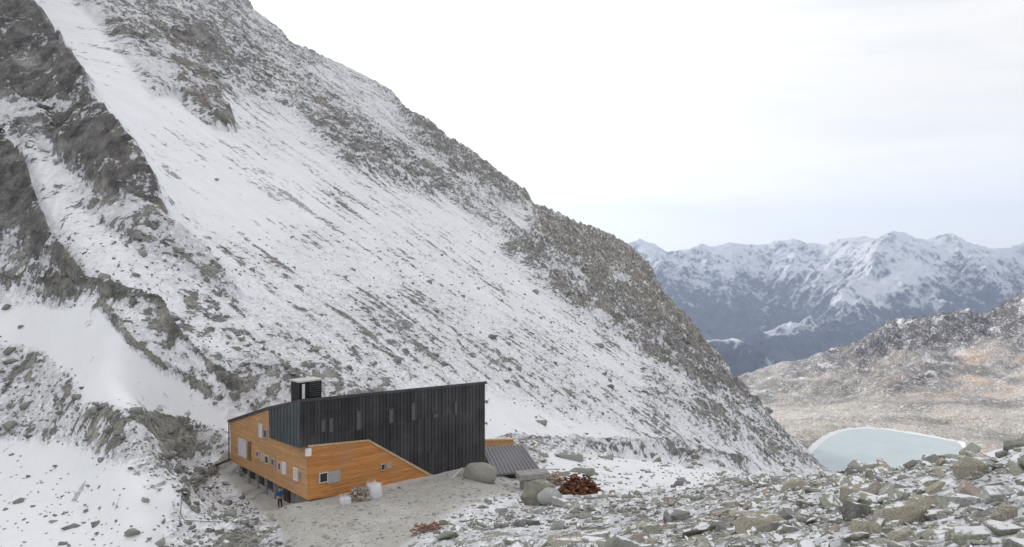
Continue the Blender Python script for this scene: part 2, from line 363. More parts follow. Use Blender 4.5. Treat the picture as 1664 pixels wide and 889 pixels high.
def terrain_mat(name, s=1.0, bump=1.0, snowcol=SNOW, win=.09):
    m, n, b = newmat(name)
    geo = n.nodes.new('ShaderNodeNewGeometry'); P = geo.outputs['Position']
    rock = N(n, 'ShaderNodeAttribute', attribute_name='rock').outputs['Fac']
    strk = N(n, 'ShaderNodeAttribute', attribute_name='streak').outputs['Fac']
    grv = N(n, 'ShaderNodeAttribute', attribute_name='gravel').outputs['Fac']
    tone_ = N(n, 'ShaderNodeAttribute', attribute_name='tone').outputs['Color']
    rot = N(n, 'ShaderNodeMapping'); rot.inputs['Rotation'].default_value = (0, 0, R(11.5)); n.links.new(P, rot.inputs['Vector'])
    st = N(n, 'ShaderNodeMapping'); st.inputs['Scale'].default_value = (.13, .75, .13); n.links.new(rot.outputs[0], st.inputs['Vector'])
    st2 = N(n, 'ShaderNodeMapping'); st2.inputs['Scale'].default_value = (.9, .38, .7); n.links.new(rot.outputs[0], st2.inputs['Vector'])
    ns = noise(n, st.outputs[0], .30*s, 10, .72)
    nb = noise(n, st2.outputs[0], .30*s, 11, .74, .3)
    stf = N(n, 'ShaderNodeMapping'); stf.inputs['Scale'].default_value = (1, .45, .8); n.links.new(rot.outputs[0], stf.inputs['Vector'])
    nf = noise(n, stf.outputs[0], .9*s, 8, .72)
    nf2 = maprange(n, noise(n, stf.outputs[0], 2.6*s, 6, .7), .38, .62)
    vor = N(n, 'ShaderNodeTexVoronoi'); vor.inputs['Scale'].default_value = .55*s; vor.inputs['Detail'].default_value = 2; vor.inputs['Roughness'].default_value = .6
    dis = mixrgb(n, .25, st2.outputs[0], N(n, 'ShaderNodeTexNoise', Scale=.7*s).outputs['Color'], 'ADD'); n.links.new(dis, vor.inputs['Vector'])
    vsep = N(n, 'ShaderNodeSeparateColor'); n.links.new(vor.outputs['Color'], vsep.inputs[0]); vc = vsep.outputs[0]
    # streaky on open snow, blocky elsewhere
    mixn = N(n, 'ShaderNodeMix'); mixn.data_type = 'FLOAT'
    n.links.new(strk, mixn.inputs['Factor']); n.links.new(nb, mixn.inputs['A']); n.links.new(ns, mixn.inputs['B'])
    nc_ = noise(n, st2.outputs[0], .085*s, 6, .62, .4)
    v = math_(n, 'ADD', math_(n, 'MULTIPLY', mixn.outputs['Result'], .40), math_(n, 'MULTIPLY', nf, .38))
    v = math_(n, 'ADD', v, math_(n, 'MULTIPLY', nc_, .22))
    v = maprange(n, v, .425, .575, .09, .91)
    # steep facets shed snow
    sep = N(n, 'ShaderNodeSeparateXYZ'); n.links.new(geo.outputs['Normal'], sep.inputs[0])
    steep = maprange(n, sep.outputs['Z'], .75, .35, 0, .16)
    d2 = math_(n, 'ADD', rock, math_(n, 'MULTIPLY', steep, maprange(n, rock, .1, .5)))
    fac = maprange(n, math_(n, 'SUBTRACT', d2, v), -win*.75, win*.75)
    soft = maprange(n, math_(n, 'SUBTRACT', math_(n, 'ADD', rock, .25), math_(n, 'MULTIPLY_ADD', nf2, .6, math_(n, 'MULTIPLY', v, .4))), -.1, .5, 0, .30)
    soft = math_(n, 'MULTIPLY', soft, maprange(n, rock, .08, .24))
    fac = math_(n, 'MAXIMUM', fac, soft)
    # rock colour
    n1 = noise(n, st2.outputs[0], .5*s, 8, .7); n2 = noise(n, P, 3.5*s, 6, .7); n3 = noise(n, P, .05*s, 4, .6)
    rc = mixrgb(n, 1.0, tone_, mixrgb(n, maprange(n, n1, .32, .68), (.34, .35, .37), (1.55, 1.52, 1.48)), 'MULTIPLY')
    rc = mixrgb(n, 1.0, rc, mixrgb(n, maprange(n, n2, .3, .7), (.6, .6, .6), (1.35, 1.35, 1.35)), 'MULTIPLY')
    rc = mixrgb(n, maprange(n, n3, .55, .75, 0, .3), rc, (.20, .15, .115))
    rc = mixrgb(n, 1.0, rc, mixrgb(n, vc, (.55, .55, .56), (1.35, 1.33, 1.3)), 'MULTIPLY')
    gc = mixrgb(n, maprange(n, noise(n, P, 1.6*s, 9, .75), .35, .65), (.37, .355, .325), (.49, .475, .445))
    gc = mixrgb(n, maprange(n, noise(n, P, .13*s, 6, .6), .52, .62, 0, .45), gc, (.62, .62, .63))
    sc = mixrgb(n, maprange(n, noise(n, P, .12*s, 5, .6), .35, .7), snowcol, tuple(c*.93 for c in snowcol))
    c = mixrgb(n, fac, sc, rc)
    c = mixrgb(n, grv, c, gc)
    n.links.new(c, b.inputs['Base Color'])
    b.inputs['Roughness'].default_value = .9
    bp = N(n, 'ShaderNodeBump'); bp.inputs['Strength'].default_value = .8*bump; bp.inputs['Distance'].default_value = .35/s
    hgt = math_(n, 'MULTIPLY', math_(n, 'MULTIPLY_ADD', grv, -.8, 1.0), math_(n, 'ADD', math_(n, 'MULTIPLY', fac, .5), math_(n, 'MULTIPLY', math_(n, 'MULTIPLY_ADD', vc, .6, n1), math_(n, 'MULTIPLY_ADD', fac, .9, .08))))
    n.links.new(hgt, bp.inputs['Height']); n.links.new(bp.outputs[0], b.inputs['Normal'])
    return m
M_TER = terrain_mat('snow_and_rock')

# ------------------------------------------------------------------ ground meshes
def axes(step, lo=-60, hi=1724, wide=(-1100, 2700), coarse=24):
    return np.concatenate([np.arange(wide[0], lo, coarse), np.arange(lo, hi, step), np.arange(hi, wide[1], coarse)])
def tones(x, y, z, px, py, val, sd, dcov):
    near = smooth(110, 60, y)[..., None]
    g = np.array((.178, .176, .174))
    brown = np.array((.185, .168, .150)); green = np.array((.235, .235, .205))
    t = g*np.ones(x.shape+(3,))
    w = smooth(.0, .5, fbm(x/60, y/60, 3, .5, 61))[..., None]*.6; t = t*(1-w)+brown*w
    t = t*(1-near)+green*near
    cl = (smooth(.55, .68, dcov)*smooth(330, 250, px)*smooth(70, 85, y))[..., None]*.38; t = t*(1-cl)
    low = (smooth(300, 480, y)*(1-val)*smooth(600, 1000, px))[..., None]*.6
    t = t*(1-low)+np.array((.235, .215, .18))*low
    # valley floor and far flank
    a = fbm(x/140, y/200, 4, .6, 63); b_ = fbm(x/90, y/90, 5, .6, 64); c_ = fbm(x/260, y/160, 4, .5, 65)
    tan = np.array((.33, .295, .26)); gry = np.array((.27, .255, .24)); orange = np.array((.36, .265, .205)); dark = np.array((.060, .052, .050)); pale = np.array((.40, .385, .36))
    v = gry*np.ones(x.shape+(3,))
    for colr, w in ((tan, smooth(-.1, .3, a)), (np.array((.13,.125,.115)), smooth(.25, .5, fbm(x/130, y/260, 6, .6, 67, True))*.8), (orange, smooth(.0, .35, b_)*smooth(1350, 1600, px)*smooth(1250, 1500, y)),
                    (pale, smooth(-.25, .3, c_)*smooth(1650, 1250, y)*.85)):
        w = w[..., None]; v = v*(1-w)+colr*w
    crest = smooth(1950, 2150, y)*smooth(.0, .3, fbm(x/120, y/220, 4, .6, 66, True))*smooth(1250, 1400, px)
    blob = np.exp(-(((px-1490)/45)**2+((py-615+(px-1490)*.45)/14)**2))
    rt = smooth(1590, 1640, px)*smooth(575, 530, py)
    top = np.interp(px, [1380, 1420, 1470, 1520, 1600, 1664], [562, 535, 512, 505, 505, 500])
    cr2 = smooth(1375, 1400, px)*smooth(52, 34, (py-top)+28*fbm(x/45, y/200, 4, .6, 68))
    crest = np.maximum(crest, cr2)
    w = np.clip(np.maximum(np.maximum(crest, blob*1.3), rt), 0, 1)[..., None]
    v = v*(1-w)+dark*w
    vv = val[..., None]; v = v*1.15
    return t*(1-vv)+v*vv
def build_ground(name, cols, Ds, s_rock=None):
    U, DD = np.meshgrid((cols-CX)/F, Ds)
    X = U*DD; Y = DD
    z, d, g, val, px, py, sd = ground(X, Y)
    rim = val*smooth(9, 4, sd)                       # snow-covered ice along the shore
    vs_ = .68-.45*smooth(.1, .45, fbm(X/70, Y/120, 5, .6, 71))*smooth(1500, 2100, Y)-.18*smooth(.2, .6, fbm(X/90, Y/90, 5, .6, 72))
    d = d*(1-val)+vs_*val; d = d*(1-rim)-.3*rim
    # below the ridge crest rock gets finer and steadier
    streak = smooth(70, 130, Y)*smooth(.55, .25, d)*(1-val)
    g = g*smooth(120, 100, Y)
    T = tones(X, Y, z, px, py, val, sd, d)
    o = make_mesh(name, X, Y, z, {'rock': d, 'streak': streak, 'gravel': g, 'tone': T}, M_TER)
    return o, X, Y, z, d, g
c1 = axes(1.7)
D1 = np.concatenate([np.exp(np.linspace(math.log(2.2), math.log(58), 330))[:-1], np.exp(np.linspace(math.log(58), math.log(1010), 880))])
terr, TX, TY, TZ, TD, TG = build_ground('ground', c1, D1)
c2 = axes(3.4, coarse=30)
D2 = np.exp(np.linspace(math.log(1006), math.log(4300), 340))
build_ground('valley', c2, D2)
# bare backing ground behind the camera, so that the land goes on all round
bm = bmesh.new()
ring = []
a0, a1 = math.atan2(2.2, -1.38*2.2*.999), math.atan2(2.2, 1.334*2.2)
TPY = HY-TZ/TY*F
RUNMIN = np.minimum.accumulate(TPY, 0)

def gz(x, y):                        # height of the finished ground mesh
    x = np.atleast_1d(np.asarray(x, float)); y = np.atleast_1d(np.asarray(y, float))
    px = CX+F*x/y
    ci = np.interp(px, c1, np.arange(len(c1))); ri = np.interp(y, D1, np.arange(len(D1)))
    i = np.clip(ci.astype(int), 0, len(c1)-2); j = np.clip(ri.astype(int), 0, len(D1)-2); a = ci-i; b = ri-j
    return (TZ[j, i]*(1-a)+TZ[j, i+1]*a)*(1-b)+(TZ[j+1, i]*(1-a)+TZ[j+1, i+1]*a)*b
def gfield(G, x, y):
    px = CX+F*x/y
    i = np.clip(np.interp(px, c1, np.arange(len(c1))).astype(int), 0, len(c1)-1); j = np.clip(np.interp(y, D1, np.arange(len(D1))).astype(int), 0, len(D1)-1)
    return G[j, i]
def spot(px, py, lo=5):              # ground point seen at a pixel of the photograph
    i = int(round(np.interp(px, c1, np.arange(len(c1)))))
    colp = TPY[:, i]; ok = (colp <= py) & (D1 > lo)
    j = int(np.argmax(ok))
    D = D1[j]; return Vector(((px-CX)/F*D, D, TZ[j, i]))
bm.free()

# ------------------------------------------------------------------ far ranges
RANGES = [([(700,405,9000),(1000,403,9000),(1018,398,9000),(1040,388,9000),(1085,403,9000),(1130,401,9100),(1180,396,9200),(1240,398,9300),(1290,386,9200),(1345,394,9000),(1400,386,8800),(1425,388,8600),(1450,375,8300),(1500,389,8500),(1545,379,8500),(1600,397,8800),(1640,402,9000),(1700,383,9500),(1900,375,9500),(2500,400,9500)], .55),
 ([(1450,375,8300),(1420,410,7800),(1392,450,7400),(1340,492,7000),(1285,522,6600),(1240,540,6400),(1170,590,6000)], .62),
 ([(1450,375,8300),(1490,430,7700),(1520,480,7200),(1560,520,6900)], .6),
 ([(1545,379,8500),(1585,430,7700),(1640,478,7200),(1720,520,7000)], .6),
 ([(1040,388,9000),(1070,440,8300),(1120,505,7600),(1150,545,7200)], .6),
 ([(1180,396,9200),(1190,450,8500),(1235,495,8000),(1250,540,7300)], .6),
 ([(1290,386,9200),(1300,430,8500),(1335,470,8000)], .6),
 ([(900,560,5200),(1140,552,4900),(1200,553,4900),(1235,562,4800),(1290,600,4600)], .5)]
def far_z(X, Y):
    z = np.full(X.shape, -940.0)
    wx = X+180*fbm(X/900, Y/900, 4, .5, 81); wy = Y+180*fbm(X/900, Y/900, 4, .5, 82)
    for P, sl in RANGES:
        W = [tuple(at(*p)) for p in P]
        d, side, par = line_sd([w[:2] for w in W], wx*.6+X*.4, wy*.6+Y*.4)
        h = np.interp(par, range(len(W)), [w[2] for w in W])
        z = np.maximum(z, h-sl*d)
    near = smooth(4300, 5200, Y)
    rel = fbm(X/700, Y/700, 7, .52, 83, True)
    low = smooth(-950, -600, z)
    z = z+low*(rel-.55)*(60+150*smooth(5000, 5700, Y))*(.35+.65*smooth(0, 300, 60-z))
    return z
cf = np.concatenate([np.arange(-300, 900, 25), np.arange(900, 1760, 1.9), np.arange(1760, 2700, 25)])
Df = np.linspace(4250, 10500, 620)
U, DD = np.meshgrid((cf-CX)/F, Df); FX = U*DD; FZ = far_z(FX, DD)
dz = np.gradient(FZ, axis=0)/np.gradient(DD, axis=0)
fn = fbm(FX/260, DD/260, 6, .6, 85)
snowline = smooth(-760, -120, FZ+260*fn)               # snow share rises with height
rockf = .97-.86*snowline+.28*smooth(.75, 1.2, np.abs(dz))
shelf = smooth(4700, 4800, DD)*smooth(5060, 5000, DD)*smooth(-560, -520, FZ); rockf = rockf*(1-shelf)-.2*shelf
floor_ = smooth(-900, -935, FZ); rockf = rockf*(1-floor_*.8)
px_f = CX+F*U; lit = np.exp(-((px_f-(1450-(HY-F*FZ/DD-395)*1.35))/45)**2)*smooth(1240, 1300, px_f)*smooth(470, 420, 0*px_f+HY-F*FZ/DD+0)
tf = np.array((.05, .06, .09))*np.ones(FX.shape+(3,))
spur = [tuple(at(*p)[:2]) for p in ((1500,420,7650),(1440,452,7350),(1375,480,7050),(1310,508,6750),(1255,531,6480))]
sp_d, _, _ = line_sd(spur, FX, DD); rockf = rockf-.50*smooth(190, 40, sp_d+90*fbm(FX/150, DD/150, 4, .6, 87))  # sunlit snow band along the spur, its brightness put in as thinner rock cover
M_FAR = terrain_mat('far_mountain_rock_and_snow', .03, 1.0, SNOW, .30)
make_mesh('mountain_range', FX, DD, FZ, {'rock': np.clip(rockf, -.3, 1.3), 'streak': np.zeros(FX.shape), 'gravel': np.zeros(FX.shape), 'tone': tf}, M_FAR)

# ground that carries on to the horizon under everything (low valley country)
me = bpy.data.meshes.new('lowland'); S_ = 11500
me.from_pydata([(-S_, -S_, -960), (S_, -S_, -960), (S_, S_, -960), (-S_, S_, -960)], [], [(0, 1, 2, 3)])
mm, n_, b_ = newmat('lowland_ground'); g_ = n_.nodes.new('ShaderNodeNewGeometry')
n_.links.new(mixrgb(n_, maprange(n_, noise(n_, g_.outputs['Position'], .002, 6), .4, .6), (.10, .11, .09), (.5, .5, .54)), b_.inputs['Base Color'])
me.materials.append(mm); o = bpy.data.objects.new('lowland', me); COL.objects.link(o); o['kind'] = 'structure'

# lake
mm, n_, b_ = newmat('lake_water'); g_ = n_.nodes.new('ShaderNodeNewGeometry')
n_.links.new(mixrgb(n_, maprange(n_, noise(n_, g_.outputs['Position'], .03, 5), .35, .65), (.40, .475, .50), (.46, .53, .55)), b_.inputs['Base Color'])
b_.inputs['Roughness'].default_value = .35
me = bpy.data.meshes.new('lake_water'); me.from_pydata([(x, y, LAKE_Z) for x, y in LAKE], [], [tuple(range(len(LAKE)))]); me.materials.append(mm)
o = bpy.data.objects.new('lake_water', me); COL.objects.link(o); o['kind'] = 'structure'
#OBJECTS_BELOW
# ------------------------------------------------------------------ air
haze_me = bpy.data.meshes.new('haze'); bmh = bmesh.new(); bmesh.ops.create_cube(bmh, size=1); bmh.to_mesh(haze_me); bmh.free()
haze = bpy.data.objects.new('haze', haze_me); COL.objects.link(haze); haze['kind'] = 'stuff'
HB, HT = -970.0, float(max(TZ.max(), FZ.max()))+25.0
haze.scale = (23400, 23400, HT-HB); haze.location = (0, 0, (HT+HB)/2)
hm = bpy.data.materials.new('haze'); hm.use_nodes = True; hn = hm.node_tree; hn.nodes.clear()
ho = hn.nodes.new('ShaderNodeOutputMaterial'); hv = hn.nodes.new('ShaderNodeVolumePrincipled')
hv.inputs['Color'].default_value = (.59, .725, 1.0, 1); hv.inputs['Density'].default_value = 0.90e-4; hv.inputs['Anisotropy'].default_value = 0.35
hn.links.new(hv.outputs[0], ho.inputs['Volume']); haze_me.materials.append(hm)

# ------------------------------------------------------------------ object helpers
def thing(name, label, cat, loc=(0, 0, 0), group=None):
    o = bpy.data.objects.new(name, None); COL.objects.link(o); o.location = loc; o.empty_display_size = .3
    o['label'] = label; o['category'] = cat
    if group: o['group'] = group
    return o
def tag(o, label, cat, group=None):
    o['label'] = label; o['category'] = cat
    if group: o['group'] = group
    return o
def obj(name, bm, mat, parent=None, smooth_=False):
    """one mesh object; vertices given in world space, origin moved to the parent or to the mesh's base"""
    me = bpy.data.meshes.new(name)
    bmesh.ops.recalc_face_normals(bm, faces=bm.faces[:])
    if parent: off = parent.matrix_world.translation if False else Vector(parent_loc(parent))
    else:
        cs = [v.co for v in bm.verts]; off = Vector((sum(c.x for c in cs)/len(cs), sum(c.y for c in cs)/len(cs), min(c.z for c in cs)))
    for v in bm.verts: v.co -= off
    bm.to_mesh(me); bm.free()
    for m in (mat if isinstance(mat, list) else [mat]): me.materials.append(m)
    if smooth_:
        for p in me.polygons: p.use_smooth = True
    o = bpy.data.objects.new(name, me); COL.objects.link(o)
    if parent: o.parent = parent
    else: o.location = off
    return o
def parent_loc(p):
    l = Vector(p.location)
    while p.parent: p = p.parent; l += Vector(p.location)
    return l
def prism(bm, pts, nrm, d0, d1):      # polygon swept along nrm from d0 to d1
    nrm = Vector(nrm); a = [bm.verts.new(Vector(p)+nrm*d0) for p in pts]; b = [bm.verts.new(Vector(p)+nrm*d1) for p in pts]
    bm.faces.new(a); bm.faces.new(b[::-1])
    for i in range(len(pts)):
        j = (i+1) % len(pts); bm.faces.new([a[j], a[i], b[i], b[j]])
def box(bm, c, ax, ay, az):           # box centred at c with half-axis vectors
    c = Vector(c); ax = Vector(ax); ay = Vector(ay); az = Vector(az)
    v = [bm.verts.new(c+ax*i+ay*j+az*k) for i in (-1, 1) for j in (-1, 1) for k in (-1, 1)]
    for f in ((0,1,3,2),(4,6,7,5),(0,4,5,1),(2,3,7,6),(0,2,6,4),(1,5,7,3)): bm.faces.new([v[i] for i in f])
def tube(bm, p0, p1, r0, r1=None, seg=8, cap=True):
    r1 = r0 if r1 is None else r1; p0 = Vector(p0); p1 = Vector(p1); d = (p1-p0).normalized()
    a = d.orthogonal().normalized(); b = d.cross(a); A = []; B = []
    for i in range(seg):
        t = 2*math.pi*i/seg; o_ = a*math.cos(t)+b*math.sin(t); A.append(bm.verts.new(p0+o_*r0)); B.append(bm.verts.new(p1+o_*r1))
    for i in range(seg): bm.faces.new([A[i], A[(i+1) % seg], B[(i+1) % seg], B[i]])
    if cap: bm.faces.new(A[::-1]); bm.faces.new(B)
Zv = Vector((0, 0, 1))
# ------------------------------------------------------------------ the hut
C0 = at(502, 812, 70); GZ = C0.z
rdir = Vector((13.9, 12.4, 0)).normalized(); ldir = Vector((-10.5, 12.6, 0)).normalized()
rn = Vector((rdir.y, -rdir.x, 0)); ln = Vector((-ldir.y, ldir.x, 0))       # outward normals
if rn.y > 0: rn = -rn
if ln.x > 0: ln = -ln
def onplane(px, py, n, off=0.0):
    d = Vector(((px-CX)/F, 1, -(py-HY)/F)); t = (C0+n*off).dot(n)/d.dot(n); return d*t
Rw = lambda px, py, off=0: onplane(px, py, rn, off)
Lw = lambda px, py, off=0: onplane(px, py, ln, off)

def wood_mat(name, c1_, c2_, axis_scale):
    m, n, b = newmat(name); g = n.nodes.new('ShaderNodeNewGeometry')
    mpp = N(n, 'ShaderNodeMapping'); mpp.inputs['Scale'].default_value = axis_scale; n.links.new(g.outputs['Position'], mpp.inputs['Vector'])
    sp = N(n, 'ShaderNodeSeparateXYZ'); n.links.new(g.outputs['Position'], sp.inputs[0])
    zb = math_(n, 'DIVIDE', sp.outputs['Z'], .16); fl = math_(n, 'FLOOR', zb); fr = math_(n, 'FRACT', zb)
    cb = N(n, 'ShaderNodeCombineXYZ'); n.links.new(fl, cb.inputs['Z']); 
    xs = math_(n, 'FLOOR', math_(n, 'ADD', math_(n, 'DIVIDE', sp.outputs['X'], 2.6), math_(n, 'MULTIPLY', fl, .37))); n.links.new(xs, cb.inputs['X'])
    wn = n.nodes.new('ShaderNodeTexWhiteNoise'); n.links.new(cb.outputs[0], wn.inputs['Vector'])
    c = mixrgb(n, wn.outputs['Value'], c1_, c2_)
    gr = noise(n, mpp.outputs[0], 3, 6, .7)
    c = mixrgb(n, 1.0, c, mixrgb(n, maprange(n, gr, .3, .7), (.74, .70, .68), (1.18, 1.18, 1.18)), 'MULTIPLY')
    wth = noise(n, g.outputs['Position'], .45, 4, .6)
    c = mixrgb(n, maprange(n, wth, .48, .7, 0, .55), c, (.40, .27, .17))
    gap = maprange(n, math_(n, 'ABSOLUTE', math_(n, 'SUBTRACT', fr, .5)), .44, .48)
    c = mixrgb(n, math_(n, 'MULTIPLY', gap, .6), c, (.10, .06, .035))
    n.links.new(c, b.inputs['Base Color']); b.inputs['Roughness'].default_value = .65
    bp = N(n, 'ShaderNodeBump'); bp.inputs['Distance'].default_value = .02; n.links.new(math_(n, 'SUBTRACT', 1.0, gap), bp.inputs['Height']); n.links.new(bp.outputs[0], b.inputs['Normal'])
    return m
def flat_mat(name, col, rough=.6, metal=0, var=.25, scale=3, spec=.3):
    m, n, b = newmat(name); g = n.nodes.new('ShaderNodeNewGeometry')
    nn = noise(n, g.outputs['Position'], scale, 5, .65)
    n.links.new(mixrgb(n, maprange(n, nn, .3, .7), tuple(c*(1-var) for c in col), tuple(min(1, c*(1+var)) for c in col)), b.inputs['Base Color'])
    b.inputs['Roughness'].default_value = rough; b.inputs['Metallic'].default_value = metal; b.inputs['Specular IOR Level'].default_value = spec
    return m
M_WOOD = wood_mat('larch_boards', (.66, .31, .10), (.50, .22, .07), (.4, .4, 6))
M_WOODL = wood_mat('pale_larch_boards', (.66, .39, .19), (.54, .30, .13), (.4, .4, 6))
M_DARK = flat_mat('dark_sheet_metal', (.047, .046, .048), .5, 0, .45, .35)
n = M_DARK.node_tree; b = n.nodes['Principled BSDF']; g = n.nodes.new('ShaderNodeNewGeometry'); sp = N(n, 'ShaderNodeSeparateXYZ'); n.links.new(g.outputs['Position'], sp.inputs[0])
fl = math_(n, 'FLOOR', math_(n, 'DIVIDE', math_(n, 'ADD', sp.outputs['X'], math_(n, 'MULTIPLY', sp.outputs['Y'], .89)), .62*1.0)); cb = N(n, 'ShaderNodeCombineXYZ'); n.links.new(fl, cb.inputs['X'])
n.links.new(math_(n, 'FLOOR', math_(n, 'DIVIDE', sp.outputs['Z'], 3.1)), cb.inputs['Y'])
wn = n.nodes.new('ShaderNodeTexWhiteNoise'); n.links.new(cb.outputs[0], wn.inputs['Vector']); old = b.inputs['Base Color'].links[0].from_socket
n.links.new(mixrgb(n, 1.0, old, mixrgb(n, wn.outputs['Value'], (.78, .78, .80), (1.3, 1.27, 1.27)), 'MULTIPLY'), b.inputs['Base Color'])
M_SLATE = flat_mat('slate_blue_sheet_metal', (.072, .088, .095), .42, 0, .3, .6)
M_BLACK = flat_mat('black_metal', (.012, .012, .014), .5)
M_ROOF = flat_mat('roof_sheet', (.06, .058, .06), .45, 0, .3, 1)
M_CONC = flat_mat('concrete', (.30, .29, .275), .85, 0, .3, 2)
M_FRAME = flat_mat('pale_window_frame', (.60, .57, .52), .5, 0, .1)
M_DKFRAME = flat_mat('dark_window_frame', (.07, .07, .075), .5, 0, .1)
M_GREY = flat_mat('grey_shutter', (.42, .40, .39), .6, 0, .12)
M_LILAC = flat_mat('pale_lilac_blind', (.66, .62, .70), .6, 0, .08)
M_WHITE = flat_mat('white_paint', (.78, .77, .76), .6, 0, .08)
M_DOOR = flat_mat('dark_brown_door', (.07, .045, .03), .6)
def glass(name, col, rough=.12):
    m, n, b = newmat(name); b.inputs['Base Color'].default_value = col+(1,); b.inputs['Roughness'].default_value = rough; b.inputs['Specular IOR Level'].default_value = .6
    return m
M_GLASS = glass('dark_glass', (.02, .024, .03)); M_GLASSB = glass('blue_painted_reflection_glass', (.06, .09, .18)); M_GLASSP = glass('pale_painted_reflection_glass', (.09, .09, .095), .3)  # reflections on the blue and pale panes are put into their base colour

hut = thing('mountain_hut', 'angular mountain hut, charcoal metal above orange larch boards, on the gravel yard', 'mountain hut', C0)
CT = Rw(487, 649); RT = Rw(787, 620); LT = Lw(374, 683.5); MT = Lw(437, 661.5)
LB = Lw(377, 749)
wtop_l = [CT, MT, LT]
def plan(p, z): return Vector((p.x, p.y, z))
Ccorner = C0.copy(); Rend = plan(RT, GZ); Lend = plan(LT, GZ)
dRL = RT-plan(CT, 0); 
Bend = Rend+(Lend-plan(CT, GZ)); RM = RT+(MT-CT); RB = RT+(LT-CT)
# core walls (rough structure inside the cladding)
bm = bmesh.new(); ins = .06
def inner(p, a=1, b=1): return p-rn*ins*a-ln*ins*b
Ctop = Rw(500, 649.0); 
fp = [inner(plan(C0, 0)), inner(Rend, 1, -1)+Vector((0, 0, 0)), Bend+rn*0+ln*ins, Lend-ln*ins]
for tops, zb in (((CT.z-.2, RT.z-.2, RB.z-.2, LT.z-.2), GZ-.02),):
    lo_ = [bm.verts.new((p.x, p.y, zb)) for p in fp]
    tp = [bm.verts.new((fp[0].x, fp[0].y, CT.z-.32)), bm.verts.new((fp[1].x, fp[1].y, RT.z-.32)), bm.verts.new((fp[2].x, fp[2].y, RB.z-.32)), bm.verts.new((fp[3].x, fp[3].y, LT.z-.32))]
    bm.faces.new(lo_[::-1]); bm.faces.new(tp)
    for i in range(4): j = (i+1) % 4; bm.faces.new([lo_[i], lo_[j], tp[j], tp[i]])
obj('wall', bm, M_WOODL, hut)
# concrete basement set back under the timber storey on the valley side
bm = bmesh.new(); a = C0-ln*1.0-rn*1.0; b_ = Lend-ln*1.0-rn*-0; 
prism(bm, [plan(C0-ln*.9-rn*.5, GZ-3.5), plan(Rend-rn*.5-rdir*.4, GZ-3.5), plan(Bend-rdir*.4-ldir*.5, GZ-3.5), plan(Lend-ln*.9-ldir*.5, GZ-3.5)], Zv, 0, 3.46)
base = obj('basement', bm, M_CONC, hut)
for px, py in ((398, 765), (411, 772), (426, 781), (440, 787)):
    p = Lw(px, py, -.9); bm = bmesh.new(); box(bm, p+ln*.03, ldir*.42, ln*.05, Zv*.33)
    w = obj('basement_window', bm, M_DKFRAME, base)
for px in (391, 405, 419, 433, 447):
    p = Lw(px, 765+ (px-391)*.52, -.35); bm = bmesh.new(); tube(bm, plan(p, GZ-2.4), plan(p, GZ-.02), .10); obj('post', bm, M_CONC, base)
# timber cladding, right facade
bm = bmesh.new(); prism(bm, [Rw(502, 812.6), Rw(706, 776), Rw(600, 716), Rw(500, 725.5)], rn, -.05, .06)
clr = obj('timber_cladding', bm, M_WOOD, hut); clr['label'] = 'deep orange board cladding low on the long side'
bm = bmesh.new(); prism(bm, [Lw(501.5, 812.6), Lw(377, 749), Lw(374, 683.5), Lw(437, 661.5), Lw(438.2, 711), Lw(489, 728), Lw(499.6, 724)], ln, -.05, .05)
cll = obj('timber_cladding', bm, M_WOODL, hut); cll['label'] = 'paler orange board cladding of the gable side'
bm = bmesh.new()
prism(bm, [Rw(598, 713.5), Rw(603, 716.5), Rw(709, 775.5), Rw(705, 777.5), Rw(597.5, 717)], rn, .05, .13)
prism(bm, [Rw(499, 723.2), Rw(598.3, 713.8), Rw(598.2, 716.5), Rw(499, 726.2)], rn, .05, .13)
obj('trim_board', bm, flat_mat('pale_trim', (.52, .38, .24), .6), hut)
# dark metal cladding, right facade with standing seams
bm = bmesh.new(); TOPR = lambda t: CT+(RT-CT)*t
low = [Rw(487, 727), Rw(500, 725.5), Rw(600, 716), Rw(706, 776), Rw(787, 751)]
prism(bm, [CT]+low+[RT], rn, -.05, .10)
npx = np.arange(493, 787, 5.6)
def low_y(px): return float(np.interp(px, [487, 500, 600, 706, 787], [727, 725.5, 716, 776, 751]))
for px in npx:
    yt = 649+(620-649)*(px-487)/300.0+2; p1 = Rw(px, low_y(px)-2.2); p0 = Rw(px, yt); p0 = Vector((p1.x, p1.y, p0.z))
    box(bm, (p0+p1)/2+rn*.13, rdir*.03, rn*.02, (p0-p1)/2)
clm = obj('metal_cladding', bm, M_DARK, hut); clm['label'] = 'charcoal standing seam sheets over the long side'
# overhanging slate-blue bay at the near corner
bm = bmesh.new()
for p in (CT+rn*.1, Rw(487, 728.5)+rn*.1, MT+ln*.02, Lw(438, 711.5)+ln*.02, plan(C0, CT.z)+rn*.0, plan(C0, Rw(487, 727).z), Rw(503, 647.5)): bm.verts.new(p)
bmesh.ops.convex_hull(bm, input=bm.verts[:])
bay = obj('corner_bay', bm, M_SLATE, hut); bay['label'] = 'slate blue sheet metal bay jutting at the near corner'
bm = bmesh.new()
a0_, a1_ = Rw(487, 649)+rn*.1, MT+ln*.02; b0_, b1_ = Rw(487, 728.5)+rn*.1, Lw(438, 711.5)+ln*.02
bn = (a1_-a0_).cross(Zv).normalized(); bn = bn if bn.dot(Vector((0, -1, 0))) > 0 else -bn
for i in range(1, 10):
    t = i/10; p0 = a0_.lerp(a1_, t); p1 = b0_.lerp(b1_, t); box(bm, (p0+p1)/2+bn*.02, (a1_-a0_).normalized()*.025, bn*.03, (p0-p1)/2*.985)
obj('standing_seam', bm, M_SLATE, bay)
